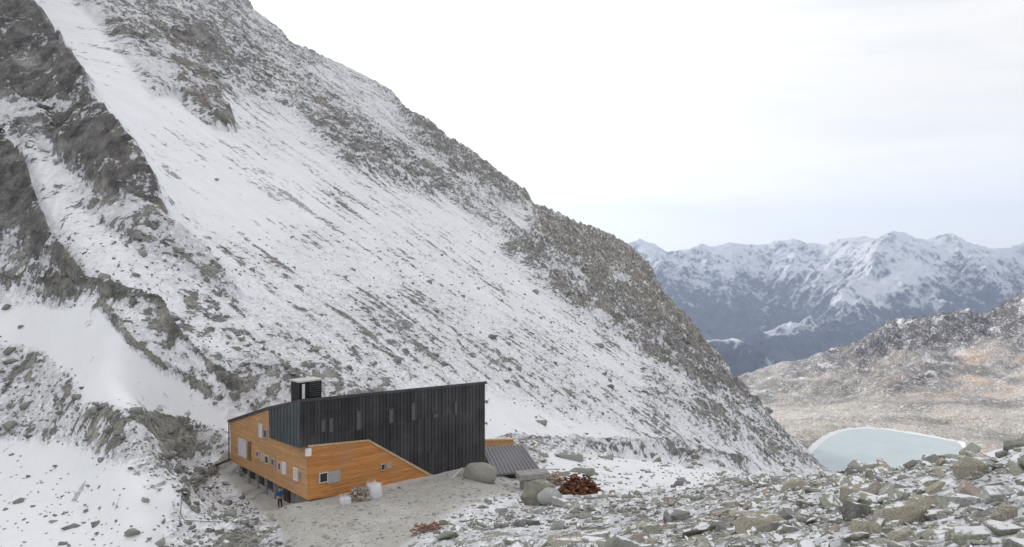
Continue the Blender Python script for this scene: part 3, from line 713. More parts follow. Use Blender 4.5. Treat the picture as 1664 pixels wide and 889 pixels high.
# roof
bm = bmesh.new(); up = .04
row0 = [CT+rn*.22, MT+ln*.18, LT+ln*.18+ldir*.2]; row1 = [RT+rn*.22+rdir*.15, RM+rdir*.15, RB+rdir*.15+ldir*.2]
tv = [[bm.verts.new(p+Zv*up) for p in r] for r in (row0, row1)]; bv = [[bm.verts.new(p-Zv*.2) for p in r] for r in (row0, row1)]
for i in range(2):
    bm.faces.new([tv[0][i], tv[0][i+1], tv[1][i+1], tv[1][i]]); bm.faces.new([bv[0][i+1], bv[0][i], bv[1][i], bv[1][i+1]])
    for k in (0, 1): bm.faces.new([tv[k][i], tv[k][i+1], bv[k][i+1], bv[k][i]])
bm.faces.new([tv[0][0], tv[1][0], bv[1][0], bv[0][0]]); bm.faces.new([tv[0][2], tv[1][2], bv[1][2], bv[0][2]])
roof = obj('roof', bm, M_ROOF, hut)
# chimney / ventilation box
e = CT.lerp(RT, .075)-rn*1.6; ez = e.z-.70
bm = bmesh.new(); hz = 1.95
def P(a, b, z): return Vector((e.x, e.y, ez))+rdir*a-rn*b+Zv*z
box(bm, P(0, 0, hz*.5), rdir*1.02, rn*.7, Zv*hz*.5)
ch = obj('chimney', bm, M_BLACK, roof)
bm = bmesh.new(); box(bm, P(0, 0, hz+.05), rdir*1.12, rn*.8, Zv*.06)
obj('chimney_cap', bm, flat_mat('pale_cap_sheet', (.48, .47, .45), .5), roof)
bm = bmesh.new(); tube(bm, P(-.72, -.86, .1), P(-.72, -.86, hz-.15), .12, seg=12); obj('flue_pipe', bm, flat_mat('pale_pipe', (.62, .61, .58), .4), roof)
bm = bmesh.new()
for k in range(7): box(bm, P(.35, -.74, .75+k*.18), rdir*.5, rn*.05, Zv*.03)
obj('vent_grille', bm, M_DKFRAME, roof)
# windows: centre pixel, half width, half height in metres
def window(px, py, hw, hh, side, fm, gm, depth=.08, label=None, fw=.07):
    n = rn if side == 'R' else ln; t = rdir if side == 'R' else ldir; off = .12 if side == 'R' else .06
    p = onplane(px, py, n, off); bm = bmesh.new()
    for s_ in (-1, 1):
        box(bm, p+t*s_*(hw-fw/2), t*fw/2, n*depth, Zv*hh); box(bm, p+Zv*s_*(hh-fw/2), t*(hw-fw), n*depth*.96, Zv*fw/2)
    f = obj('window', bm, fm, hut); bm = bmesh.new(); box(bm, p+n*.015, t*(hw-fw), n*.02, Zv*(hh-fw)); obj('pane', bm, gm, f)
    if label: f['label'] = label
    return f
M_MET = flat_mat('grey_metal_frame', (.075, .075, .08), .5, 0, .1)
for px, py, hw, hh in ((525, 692, .22, .52), (538, 691, .22, .60), (583, 683, .26, .80), (635.5, 676, .24, .62), (671.5, 669, .24, .78), (708, 675, .36, .16), (741, 663, .22, .58)):
    window(px, py, hw, hh, 'R', M_MET, M_GLASSP)
window(525.5, 776, .40, .42, 'R', M_FRAME, M_GLASS, label='small black square window with pale frame')
bm = bmesh.new(); p = Rw(542, 775, .12); box(bm, p, rdir*.62, rn*.04, Zv*.48)
for k in range(8): box(bm, p+rn*.05+Zv*(-.40+k*.115), rdir*.58, rn*.015, Zv*.02)
obj('sliding_shutter', bm, M_GREY, hut)
M_DULL = flat_mat('dull_pink_frame', (.46, .34, .27), .6, 0, .1); window(622, 759, .22, .28, 'R', M_DULL, M_GLASS); window(632, 756.5, .30, .22, 'R', M_DULL, M_DULL)
window(394.5, 728, .95, .82, 'L', M_FRAME, M_LILAC, label='large square window with a lilac blind')
bm = bmesh.new(); p = Lw(405.5, 733, .08); box(bm, p, ldir*.30, ln*.05, Zv*.86); obj('window_shutter', bm, flat_mat('brown_shutter', (.22, .14, .07), .6), hut)
window(424, 700, .42, .62, 'L', M_FRAME, M_LILAC); window(431.5, 705, .40, .40, 'L', M_GREY, M_GLASSP)
window(419, 738, .26, .30, 'L', M_FRAME, M_GLASS); window(427, 743, .30, .32, 'L', M_FRAME, M_GREY); window(434, 747, .36, .36, 'L', M_FRAME, M_GLASS)
window(444, 751, .34, .30, 'L', M_GREY, M_GLASSP)
window(454.5, 758, .30, .36, 'L', M_FRAME, M_GLASSB); window(462, 760.5, .36, .50, 'L', M_WHITE, M_LILAC)
window(481, 770.5, .36, .52, 'L', M_WHITE, M_FRAME, label='white shuttered window nearest the corner'); window(488.5, 773, .2, .36, 'L', M_GREY, M_GLASSP)
bm = bmesh.new(); p = Rw(495.5, 735); p = Vector((C0.x, C0.y, p.z))+rn*.12+ln*.12; box(bm, p, rdir*.20, rn*.16, Zv*.30); obj('outdoor_lamp', bm, M_WHITE, hut)
bm = bmesh.new(); p = Lw(466, 797, -.80); box(bm, plan(p, GZ-1.05), ldir*.55, ln*.06, Zv*1.0); dr = obj('door', bm, M_DOOR, base)
bm = bmesh.new(); box(bm, plan(p, GZ-1.05)+ln*.1-ldir*.4, ldir*.03, ln*.05, Zv*.08); obj('handle', bm, M_MET, dr)
bm = bmesh.new(); tube(bm, plan(Lend, LT.z)+ln*.12, plan(Lend, GZ)+ln*.12, .06); obj('downpipe', bm, M_DOOR, hut)

# ------------------------------------------------------------------ low annex beyond the hut's far corner
A_ = at(783, 726, 87); B_ = at(849, 723, 90); C_ = at(879, 764, 83.5); D_ = at(803, 771, 79.5)
ann = thing('annex_shed', 'low shed with a dark grey tilted roof behind the hut\'s far corner', 'shed', plan((A_+C_)/2, -23))
bm = bmesh.new(); prism(bm, [A_, B_, C_, D_], Zv, -.16, 0)
nn_ = (C_-A_).cross(B_-D_).normalized()
for t in np.linspace(.05, .95, 12):
    p0 = A_.lerp(B_, t); p1 = D_.lerp(C_, t); box(bm, (p0+p1)/2+Zv*.03, (B_-A_).normalized()*.03, Zv*.03, (p0-p1)/2)
obj('roof', bm, flat_mat('grey_roof_sheet', (.13, .125, .14), .5, 0, .15), ann)
bm = bmesh.new(); q = [A_.lerp(C_, .05), B_.lerp(D_, .06), C_.lerp(A_, .06), D_.lerp(B_, .06)]
lo_ = [bm.verts.new(plan(p, -24.2)) for p in q]; tp = [bm.verts.new(p-Zv*.17) for p in q]
bm.faces.new(lo_); bm.faces.new(tp)
for i in range(4): j = (i+1) % 4; bm.faces.new([lo_[i], lo_[j], tp[j], tp[i]])
obj('wall', bm, M_BLACK, ann)
bm = bmesh.new(); p0 = at(784, 719.5, 90.6); p1 = at(834, 718, 92.5); box(bm, (p0+p1)/2-Zv*.35, (p1-p0)/2, Vector((.05, -.1, 0)), Zv*.62)
obj('timber_wall', bm, M_WOODL, ann)
bm = bmesh.new(); box(bm, (p0+p1)/2+Zv*.32, (p1-p0)/2*1.03, Vector((.1, -.2, 0)), Zv*.07); obj('wall_cap', bm, flat_mat('pale_yellow_board', (.62, .50, .28), .6), ann)

# ------------------------------------------------------------------ stones
def rock_proto(seed, flat=.6, n=14, bev=.03, sub=True):
    r = random.Random(seed); bm = bmesh.new()
    for _ in range(n):
        v = Vector((r.gauss(0, 1), r.gauss(0, 1), r.gauss(0, 1))).normalized()*r.uniform(.8, 1.0)
        v.x = max(-.82, min(.82, v.x)); v.z = max(-.7, min(.7, v.z)); bm.verts.new((v.x, v.y*.78, v.z*flat))
    bmesh.ops.convex_hull(bm, input=bm.verts[:])
    for v in [v for v in bm.verts if not v.link_faces]: bm.verts.remove(v)
    if sub:
        bmesh.ops.bevel(bm, geom=bm.edges[:], offset=bev, segments=1, affect='EDGES', clamp_overlap=True)
        bmesh.ops.triangulate(bm, faces=bm.faces[:])
        bmesh.ops.subdivide_edges(bm, edges=[e for e in bm.edges if e.calc_length() > .28], cuts=1, use_grid_fill=False)
        bmesh.ops.triangulate(bm, faces=bm.faces[:])
        for v in bm.verts:
            k = v.co*3.1+Vector((seed, 0, 0)); n_ = math.sin(k.x*2+math.cos(k.y*3))*math.cos(k.z*3+k.y)
            v.co *= 1+.03*n_+r.uniform(-.012, .012)
    bmesh.ops.recalc_face_normals(bm, faces=bm.faces[:])
    return bm
def rock_mat(name, c1_, c2_, snow=.5, lichen=.4):
    m, n, b = newmat(name); g = n.nodes.new('ShaderNodeNewGeometry'); P_ = g.outputs['Position']
    oi = n.nodes.new('ShaderNodeObjectInfo')
    big = noise(n, P_, 1.1, 5, .6); med = noise(n, P_, 5, 7, .7); fine = noise(n, P_, 22, 5, .65)
    isl = g.outputs['Random Per Island']
    c = mixrgb(n, isl, c1_, c2_)
    c = mixrgb(n, maprange(n, big, .4, .6, 0, .6), c, (.36, .35, .32))
    lic = maprange(n, med, .5, .62, 0, lichen); c = mixrgb(n, lic, c, (.24, .27, .17))
    c = mixrgb(n, 1.0, c, mixrgb(n, maprange(n, fine, .3, .7), (.5, .5, .5), (1.4, 1.4, 1.4)), 'MULTIPLY')
    sp = N(n, 'ShaderNodeSeparateXYZ'); n.links.new(g.outputs['Normal'], sp.inputs[0])
    sn = math_(n, 'ADD', sp.outputs['Z'], math_(n, 'MULTIPLY', math_(n, 'SUBTRACT', noise(n, P_, 2.2, 6, .65), .5), 1.6))
    f = maprange(n, sn, 1.24-.36*snow, 1.32-.36*snow)
    c = mixrgb(n, f, c, SNOW)
    n.links.new(c, b.inputs['Base Color']); b.inputs['Roughness'].default_value = .9
    bp = N(n, 'ShaderNodeBump'); bp.inputs['Distance'].default_value = .06; bp.inputs['Strength'].default_value = .8
    n.links.new(math_(n, 'ADD', med, math_(n, 'MULTIPLY', fine, .4)), bp.inputs['Height']); n.links.new(bp.outputs[0], b.inputs['Normal'])
    return m
RM_ = {'grey-green': rock_mat('lichened_stone', (.23, .245, .20), (.38, .39, .32), 1.02, .4),
       'tan': rock_mat('tan_stone', (.34, .31, .24), (.46, .42, .34), .65, .2),
       'grey': rock_mat('grey_stone', (.28, .28, .28), (.43, .425, .41), .98, .15),
       'dark grey': rock_mat('dark_stone', (.10, .10, .10), (.17, .17, .16), .5, .3),
       'pinkish brown': rock_mat('pinkish_stone', (.33, .25, .215), (.42, .33, .29), .6, .1)}
KEYS = list(RM_)
M_MIX = rock_mat('mixed_stone', (.20, .205, .175), (.47, .45, .40), 1.12, .3)
M_SCREE = rock_mat('scree_stone', (.12, .12, .12), (.30, .29, .275), .3, .1)
protos = []                            # meshes for single boulders
for i in range(12):
    bm = rock_proto(100+i, flat=[.55, .4, .7, .3, .85, .5][i % 6]); arrs = ([v.co.copy() for v in bm.verts], [[v.index for v in f.verts] for f in bm.faces]); 
    bm.verts.index_update()
    V = np.array([v.co[:] for v in bm.verts]); Fc = np.array([[v.index for v in f.verts] for f in bm.faces]); bm.free(); protos.append((V, Fc))
lowp = []
for i in range(10):
    bm = rock_proto(300+i, flat=[.55, .4, .7, .35, .8][i % 5], n=11, sub=False); bmesh.ops.triangulate(bm, faces=bm.faces[:]); bm.verts.index_update()
    V = np.array([v.co[:] for v in bm.verts]); Fc = np.array([[v.index for v in f.verts] for f in bm.faces]); bm.free(); lowp.append((V, Fc))
def rotm(rz, tx, ty):
    return np.array(Matrix.Rotation(rz, 3, 'Z') @ Matrix.Rotation(tx, 3, 'X') @ Matrix.Rotation(ty, 3, 'Y'))
def merged(name, items, prot, mat, label=None):
    Vs, Fs, off = [], [], 0
    for (x, y, z, s_, rz, tx, ty, k, sx, sy) in items:
        V, Fc = prot[k]; W = (V*np.array((s_*sx, s_*sy, s_)))@rotm(rz, tx, ty).T+np.array((x, y, z)); Vs.append(W); Fs.append(Fc+off); off += len(V)
    V = np.concatenate(Vs).astype(np.float32); Fc = np.concatenate(Fs).astype(np.int32)
    me = bpy.data.meshes.new(name); me.vertices.add(len(V)); me.vertices.foreach_set('co', V.ravel()); me.loops.add(Fc.size); me.loops.foreach_set('vertex_index', Fc.ravel())
    me.polygons.add(len(Fc)); me.polygons.foreach_set('loop_start', np.arange(0, Fc.size, 3, dtype=np.int32)); me.polygons.foreach_set('loop_total', np.full(len(Fc), 3, np.int32)); me.update(calc_edges=True)
    me.materials.append(mat); o = bpy.data.objects.new(name, me); COL.objects.link(o); o['kind'] = 'stuff'
    if label: o['label'] = label
    return o
# foreground rubble: positions thrown over the knoll, sizes by a long-tailed law
NR = 22000
ang = rng.uniform(300, 1800, NR); Dr = np.sqrt(rng.uniform(7**2, 100**2, NR)); Dr = np.where(rng.random(NR) < .33, rng.uniform(7, 45, NR), Dr)
X_ = (ang-CX)/F*Dr; cover = gfield(TD, X_, Dr); gr_ = gfield(TG, X_, Dr)
zz = gz(X_, Dr); pyr = HY-zz/Dr*F
keep = (rng.random(NR) < np.clip((cover-.06)*1.75, 0, 1)) & (gr_ < .25)
hutbox = lambda x, y: ((x-C0.x)*rdir.x+(y-C0.y)*rdir.y > -1.2) & ((x-C0.x)*rdir.x+(y-C0.y)*rdir.y < 19.5) & ((x-C0.x)*ldir.x+(y-C0.y)*ldir.y > -.8) & ((x-C0.x)*ldir.x+(y-C0.y)*ldir.y < 17)
keep &= ~hutbox(X_, Dr)
size = np.clip(.10*(1-rng.random(NR))**(-1/2.0), .09, .8)*np.clip(.70+Dr/150, .6, 1.3)*np.where(ang < 640, .6, 1.0)
idx = np.where(keep)[0]; print('rubble', len(idx))
runm = np.array([RUNMIN[np.clip(int(np.interp(Dr[i], D1, np.arange(len(D1)))), 0, len(D1)-1), int(np.interp(ang[i], c1, np.arange(len(c1))))] for i in idx])
vis = (pyr[idx]-F*size[idx]*.5/Dr[idx] < runm+1) & (ang[idx] < 1655) & (ang[idx] > 300) & (pyr[idx] < 886)
scr = size[idx]/Dr[idx]*np.where(vis, 1, 0)
order = idx[np.argsort(-scr)]
def item(i, n):
    return (X_[i], Dr[i], zz[i]+size[i]*rng.uniform(-.02, .22), size[i], rng.uniform(0, 6.28), rng.uniform(-.35, .35), rng.uniform(-.35, .35)-.12, int(rng.integers(n)), rng.uniform(.9, 1.9), rng.uniform(.65, 1.05))
me_cache = {}
def boulder(name, x, y, z, s_, rz, tx, ty, k, sx, sy, key):
    if (k, key) not in me_cache:
        V, Fc = protos[k]; me = bpy.data.meshes.new('boulder'); me.from_pydata(V.tolist(), [], Fc.tolist()); me.materials.append(RM_[key]); me_cache[(k, key)] = me
    o = bpy.data.objects.new(name, me_cache[(k, key)]); COL.objects.link(o)
    o.location = (x, y, z); o.scale = (s_*sx, s_*sy, s_); o.rotation_euler = Matrix(rotm(rz, tx, ty).tolist()).to_euler(); return o
# boulders that stand out in the photograph: pixel, width px, colour, squash, tilt, label
SPECIAL = [
 (1575, 762, 66, 'tan', 1.0, (0, .2), 'tall pale tan boulder near the right end of the rubble crest', 4),
 (1652, 722, 46, 'dark grey', .8, (0, 0), 'dark boulder cut by the right edge of the photo above the snow patch', 2),
 (1628, 738, 34, 'dark grey', .7, (0, .2), 'dark boulder at the lower edge of the white patch upper right of rubble', 0),
 (1484, 742, 40, 'dark grey', .45, (.1, -.35), 'dark leaning slab outlined against the lake', 3),
 (1379, 748, 13, 'dark grey', 1.3, (0, .1), 'small pointed dark stone sticking up before the lake', 4),
 (1516, 745, 22, 'dark grey', .8, (0, .1), 'squat dark stone right of the leaning slab by the lake', 5),
 (1518, 790, 52, 'tan', .4, (.2, -.6), 'long tan slab leaning steeply in the middle of the right rubble', 1),
 (1445, 806, 60, 'grey-green', .4, (0, .1), 'flat mossy green slab with a black gap under it, right rubble', 3),
 (1390, 870, 56, 'grey-green', .5, (0, -.1), 'broad green-grey boulder on the bottom edge below the lake', 0),
 (1492, 822, 34, 'pinkish brown', .7, (0, .1), 'pinkish brown boulder in the middle of the right rubble', 2),
 (1630, 836, 58, 'tan', .9, (0, 0), 'big rounded tan boulder at right edge low in the rubble', 4),
 (1580, 868, 70, 'grey-green', .8, (0, .1), 'large green-grey boulder in the bottom right corner', 2),
 (1105, 838, 42, 'grey', .8, (0, 0), 'pale grey pyramid-shaped boulder amid the centre rubble', 4),
 (1222, 832, 40, 'grey', .6, (0, 0), 'rounded grey boulder right of the pale pyramid-shaped boulder', 0),
 (1102, 786, 20, 'dark grey', .9, (0, -.2), 'dark pointed stone on the snow bench between hut and lake', 4),
 (1109, 731, 19, 'dark grey', .8, (0, 0), 'round dark boulder alone at the foot of the snow slope', 5),
 (1208, 760, 24, 'dark grey', .6, (0, 0), 'snow-topped dark boulder at the right end of the snow bench', 0),
 (378, 641, 34, 'dark grey', .75, (0, .1), 'large dark boulder on the moraine above the hut\'s left corner', 2),
 (350, 662, 11, 'dark grey', .8, (0, 0), 'small dark boulder on snow below the big moraine boulder', 5),
 (133, 631, 13, 'dark grey', .6, (0, 0), 'lone dark boulder in the middle of the left snowfield', 0),
 (34, 532, 13, 'dark grey', .7, (0, 0), 'dark boulder at the upper left edge of the snowfield', 5),
 (93, 648, 16, 'dark grey', .7, (0, 0), 'dark boulder on the lip of the left rubble patch', 2),
 (47, 712, 14, 'dark grey', .7, (0, 0), 'dark boulder at the lower edge of the left rubble patch', 0),
 (236, 815, 17, 'grey', 1.0, (0, .6), 'upright elongated boulder on snow left of the gravel yard', 1),
 (213, 763, 14, 'dark grey', .6, (0, .2), 'dark boulder on the lower left snow under the rubble band', 3),
 (291, 766, 15, 'dark grey', .9, (0, 0), 'dark boulder on snow left of the stony ridge to the hut', 4),
 (368, 784, 22, 'grey', .5, (0, .5), 'long grey boulder lying on snow below the hut\'s left end', 3),
 (243, 877, 12, 'dark grey', .7, (0, 0), 'small dark stone on lower left snow at the bottom edge', 5),
 (304, 879, 20, 'dark grey', .7, (0, 0), 'pair-sized black stone at the bottom edge left of centre', 2),
 (352, 292, 9, 'dark grey', .8, (0, 0), 'single dark boulder high on the smooth snow gully', 0),
 (925, 735, 60, 'grey', .5, (0, .15), 'broad snow-dusted rock hump right of the dark shed roof', 4),
 (985, 740, 34, 'grey', .8, (0, 0), 'steep grey boulder at the right end of the humps past the shed', 2),
 (760, 722, 2, 'grey', .8, (0, 0), '', 2)]
GRP = 'boulders scattered over rubble and snow'
for px, py, wpx, key, fl, (tx, ty), lab, k in SPECIAL:
    if not lab: continue
    p = spot(px, py+wpx*.18)
    if px > 1200 and p.y > 110:            # stands on the crest of the rubble
        ci_ = int(round(np.interp(px, c1, np.arange(len(c1))))); ok_ = (D1 > 25) & (D1 < 90); j_ = int(np.argmin(np.where(ok_, TPY[:, ci_], 1e9))); p = Vector(((px-CX)/F*D1[j_], D1[j_], TZ[j_, ci_]))
    s_ = wpx/F*p.y*.47
    o = boulder('boulder', p.x, p.y, p.z+s_*fl*.3, s_, rng.uniform(-.4, .4), tx, ty, k, 1.1, .85, key); o.scale.z *= fl/[.55, .4, .7, .3, .85, .5][k % 6]
    tag(o, lab, 'boulder', GRP)
cnt = 0; seen = set(); singles = []
keyp = [.40, .20, .22, .10, .08]
SHAPES = ['blocky', 'slabby', 'chunky', 'thin', 'tall', 'flattish']
XZ = [(420, 'left of the yard'), (480, 'at the yard\'s left rim'), (680, 'in front of the yard'), (780, 'at the yard\'s front right'), (860, 'below the shed'), (940, 'below the scrap heap'), (1030, 'right of the scrap heap'),
      (1120, 'below the snow bench\'s left half'), (1210, 'below the snow bench\'s right half'), (1300, 'just left of the lake'), (1360, 'below the lake\'s left tip'), (1420, 'below the lake\'s highest shore'),
      (1480, 'below the lake\'s middle'), (1540, 'below the lake\'s right tip'), (1600, 'right of the lake'), (9999, 'by the photo\'s right edge')]
YZ = [(775, 'crest of the rubble'), (815, 'upper rubble'), (850, 'lower rubble'), (9999, 'bottom edge')]
for i in order:
    if cnt >= 262: break
    if not vis[np.searchsorted(idx, i)]: continue
    it = list(item(i, 12)); spx = size[i]/Dr[i]*F
    szw = 'large' if spx > 34 else ('medium' if spx > 22 else 'small')
    xz = next(w for l, w in XZ if ang[i] < l); yz = next(w for l, w in YZ if pyr[i] < l)
    lab = None
    for _ in range(60):
        key = KEYS[int(rng.choice(5, p=keyp))]; sh = int(rng.integers(6)); c_ = f'{szw} {SHAPES[sh]} {key} boulder, {yz}, {xz}'
        if c_ not in seen: lab = c_; break
    if lab is None: continue
    it[7] = sh+6*int(rng.integers(2)); seen.add(lab)
    o = boulder('boulder', *it, key); tag(o, lab, 'boulder', GRP); cnt += 1; singles.append(i)
print('single boulders', cnt)
rest = [i for i in idx if i not in set(singles)]
merged('rubble_stones', [item(i, 12) for i in rest if size[i]/Dr[i] > .006], protos, M_MIX)
merged('small_rubble', [item(i, 10) for i in rest if size[i]/Dr[i] <= .006], lowp, M_MIX)
# scree on the slope: stones lie thicker towards its foot, in the stony patches on the left and round the crests
NS = 42000
axp = rng.uniform(-30, 1340, NS); Ds = 56*np.exp(rng.random(NS)**1.35*math.log(420/56.)); Xs = (axp-CX)/F*Ds
cv = gfield(TD, Xs, Ds); gs_ = gfield(TG, Xs, Ds); zs = gz(Xs, Ds); pys = HY-zs/Ds*F
kp = (rng.random(NS) < np.clip((cv-.05)*np.where((axp < 420) & (Ds < 105), 2.6, .75), 0, .9)) & (gs_ < .2) & ~hutbox(Xs, Ds) & (pys < 900) & (pys > 380) & (cv < .8)
ss = np.clip(.16*(1-rng.random(NS))**(-1/2.3), .15, 1.1)*(.32+Ds/175)
items = [(Xs[i], Ds[i], zs[i]+ss[i]*.05, ss[i], rng.uniform(0, 6.28), rng.uniform(-.3, .3), rng.uniform(-.3, .3), int(rng.integers(10)), rng.uniform(.9, 1.4), rng.uniform(.7, 1)) for i in np.where(kp)[0]]
print('scree', len(items)); merged('scree_stones', items, lowp, M_SCREE)

ng = 9000; axg = rng.uniform(370, 860, ng); Dg = rng.uniform(57, 84, ng); Xg = (axg-CX)/F*Dg
gg = gfield(TG, Xg, Dg); zg = gz(Xg, Dg); kg = (gg > .25) & ~hutbox(Xg, Dg) & (rng.random(ng) < .65)
sg = np.clip(.035*(1-rng.random(ng))**(-1/2.2), .035, .26)
merged('gravel_stones', [(Xg[i], Dg[i], zg[i]+sg[i]*.1, sg[i], rng.uniform(0, 6.28), rng.uniform(-.3, .3), 0, int(rng.integers(10)), 1.2, .9) for i in np.where(kg)[0]], lowp, rock_mat('gravel_stone', (.24, .23, .21), (.50, .48, .44), .35, 0))

# ------------------------------------------------------------------ things round the hut
def gd(px, py):                      # distance of the ground seen at a pixel
    return float(spot(px, py, 40).y)
def boulder_at(px, py, wpx, hpx, D, key, label, k, ty=0.0, rz=0.0, mat=None, name='boulder'):
    p = at(px, py, D); s_ = wpx/F*D*.5; V, Fc = protos[k]
    me = bpy.data.meshes.new('boulder'); me.from_pydata(V.tolist(), [], Fc.tolist()); me.materials.append(mat or RM_[key])
    o = bpy.data.objects.new(name, me); COL.objects.link(o); hz_ = V[:, 2].max()
    o.scale = (s_/.85, s_*.8/.7, hpx/F*D*.5/hz_); o.location = p; o.rotation_euler = (0, ty, rz); tag(o, label, 'boulder', GRP); return o
pale = rock_mat('pale_bare_stone', (.29, .275, .245), (.37, .35, .32), .1, .1)
boulder_at(874, 806, 62, 52, gd(874, 824)+1.2, 'grey-green', 'big olive-grey boulder beside the gravel yard below the shed', 4, mat=rock_mat('olive_stone', (.19, .185, .14), (.22, .21, .16), .2, .3))
bm = bmesh.new(); GDB = gd(866, 797)+1.0; p = at(865, 771, GDB); box(bm, p, Vector((1.35, .3, .06)), Vector((-.2, .8, 0)), Zv*.24); bmesh.ops.bevel(bm, geom=bm.edges[:], offset=.04, segments=1, affect='EDGES')
o = obj('concrete_slab', bm, M_CONC); tag(o, 'pale concrete slab resting on stones at the foot of the shed roof', 'slab')
bm = bmesh.new(); p = at(866, 783, GDB+.2); box(bm, p-Zv*.15, Vector((1.0, .25, 0)), Vector((-.2, .7, 0)), Zv*.50); bmesh.ops.bevel(bm, geom=bm.edges[:], offset=.06, segments=1, affect='EDGES')
o = obj('stone_block', bm, RM_['grey']); tag(o, 'grey stone block under the pale concrete slab', 'block')
def dome(px, py, wpx, hpx, D, mat, label, seed):
    bm = bmesh.new(); bmesh.ops.create_icosphere(bm, subdivisions=4, radius=1); p = at(px, py, D); w = wpx/F*D*.5; h = hpx/F*D*.55
    for v in bm.verts:
        c = v.co; n_ = math.sin(c.x*2.3+seed)*math.cos(c.y*2.9+seed*2)*.10+math.sin(c.z*5+c.x*4+seed)*.035
        fl = .10*max(0, c.x*.7+c.z*.6-.6)
        v.co = Vector(((c.x*(1+n_-fl))*w, c.y*(1+n_)*w*.8, (c.z*(1+n_-fl))*h))+p
    o = obj('boulder', bm, mat, None, True); tag(o, label, 'boulder', GRP)
dome(781, 770, 54, 36, gd(781, 784)+1.0, pale, 'smooth pale domed boulder by the hut\'s far corner', 1)
dome(893, 808, 40, 27, gd(893, 820)+.3, rock_mat('pale_grey_stone', (.40, .41, .43), (.45, .46, .48), .5, 0), 'smooth pale rounded boulder lying against the big olive boulder', 4)
# heaps of scrap and stone
def heap(name, label, cat, px, py, D, wpx, hpx, mat, n, sz, boards=.5, seed=0):
    r = random.Random(seed); bm = bmesh.new(); D = gd(px, py); c = at(px, py, D)-Zv*.05; W = wpx/F*D*.5; H = hpx/F*D
    for i in range(n):
        a_ = r.uniform(0, 6.28); rr = math.sqrt(r.random()); x = c.x+math.cos(a_)*rr*W; y = c.y+math.sin(a_)*rr*W*.6
        z = c.z+H*(1-rr**1.6)*r.uniform(.2, 1)
        if r.random() < boards:
            d = Vector((r.uniform(-1, 1), r.uniform(-.7, .7), r.uniform(-.16, .16))).normalized(); u_ = d.cross(Zv).normalized(); box(bm, (x, y, z), d*sz*r.uniform(1, 2.2), u_*sz*r.uniform(.15, .5), d.cross(u_)*sz*.1)
        else:
            V, Fc = lowp[r.randrange(10)]; m_ = rotm(r.uniform(0, 6), r.uniform(-.5, .5), r.uniform(-.5, .5)); W_ = (V*sz*r.uniform(.5, 1.2))@m_.T
            vs2 = [bm.verts.new((x+q[0], y+q[1], z+q[2])) for q in W_]
            for f in Fc: bm.faces.new([vs2[j] for j in f])
    o = obj(name, bm, mat); tag(o, label, cat); return o
def scrap_mat(name, a_, b_):
    m, n, b = newmat(name); g = n.nodes.new('ShaderNodeNewGeometry')
    c = mixrgb(n, g.outputs['Random Per Island'], a_, b_); c = mixrgb(n, 1.0, c, mixrgb(n, maprange(n, noise(n, g.outputs['Position'], 4, 6, .7), .3, .7), (.55, .55, .55), (1.35, 1.35, 1.35)), 'MULTIPLY')
    n.links.new(c, b.inputs['Base Color']); b.inputs['Roughness'].default_value = .85; return m
heap('scrap_heap', 'rusty dark red-brown scrap heap on the snow right of the shed', 'scrap heap', 942, 802, 76, 70, 38, scrap_mat('rusty_scrap', (.07, .028, .016), (.28, .13, .075)), 420, .27, .45, 1)
heap('stone_heap', 'pale pinkish stone heap between the shed and the rusty scrap heap', 'stone heap', 902, 786, 79, 40, 26, scrap_mat('pink_rubble', (.40, .28, .22), (.52, .44, .38)), 60, .34, .2, 2)
heap('plank_heap', 'low heap of reddish broken planks at the front edge of the yard', 'plank heap', 697, 864, 57, 62, 22, scrap_mat('reddish_planks', (.24, .11, .08), (.42, .27, .22)), 120, .17, .55, 3)
heap('stone_heap', 'brownish grey stone heap against the orange wall beside the white sack', 'stone heap', 583, 812, 67.0, 36, 30, scrap_mat('brown_rubble', (.24, .19, .155), (.48, .43, .38)), 130, .30, .06, 4)
# bulk bag with lifting loops
def bag(px, py, D, w, h, label, mat, seed):
    r = random.Random(seed); D = gd(px, py); c = at(px, py, D)-Zv*.06; t = thing('bulk_bag', label, 'bulk bag', c)
    bm = bmesh.new(); rings = []
    for k in range(7):
        f = k/6; ww = w*(.92+.14*math.sin(math.pi*f)); ring_ = []
        for j in range(16):
            a_ = 2*math.pi*j/16; cx2 = abs(math.cos(a_))**.55*math.copysign(1, math.cos(a_)); sy2 = abs(math.sin(a_))**.55*math.copysign(1, math.sin(a_))
            q = ww*(1+r.uniform(-.09, .09)); ring_.append(bm.verts.new(c+rdir*cx2*q/2+rn*sy2*q/2+Zv*(h*f+r.uniform(-.03, .03))))
        rings.append(ring_)
    for k in range(6):
        for j in range(16): bm.faces.new([rings[k][j], rings[k][(j+1) % 16], rings[k+1][(j+1) % 16], rings[k+1][j]])
    bm.faces.new(rings[0][::-1]); ctr = bm.verts.new(c+Zv*(h*.88))
    for j in range(16): bm.faces.new([rings[6][j], rings[6][(j+1) % 16], ctr])
    obj('sack_body', bm, mat, t, True)
    for sx in (-1, 1):
        for sy in (-1, 1):
            bm = bmesh.new(); b0 = c+rdir*sx*w*.42+rn*sy*w*.42+Zv*h*.95; pts = [b0, b0+Zv*.18+rdir*-sx*.05, b0+Zv*.2+rdir*-sx*.16, b0+rdir*-sx*.22]
            for i in range(3): tube(bm, pts[i], pts[i+1], .02, seg=5)
            obj('loop', bm, mat, t)
M_BAG = flat_mat('woven_white_sack', (.70, .70, .76), .7, 0, .12, 2)
bag(608, 809, 66.6, 1.05, 1.25, 'white square bulk bag standing upright by the orange wall', M_BAG, 1)
bag(561, 819, 66.2, .8, .62, 'slumped white bulk bag left of the stone heap', M_BAG, 2)
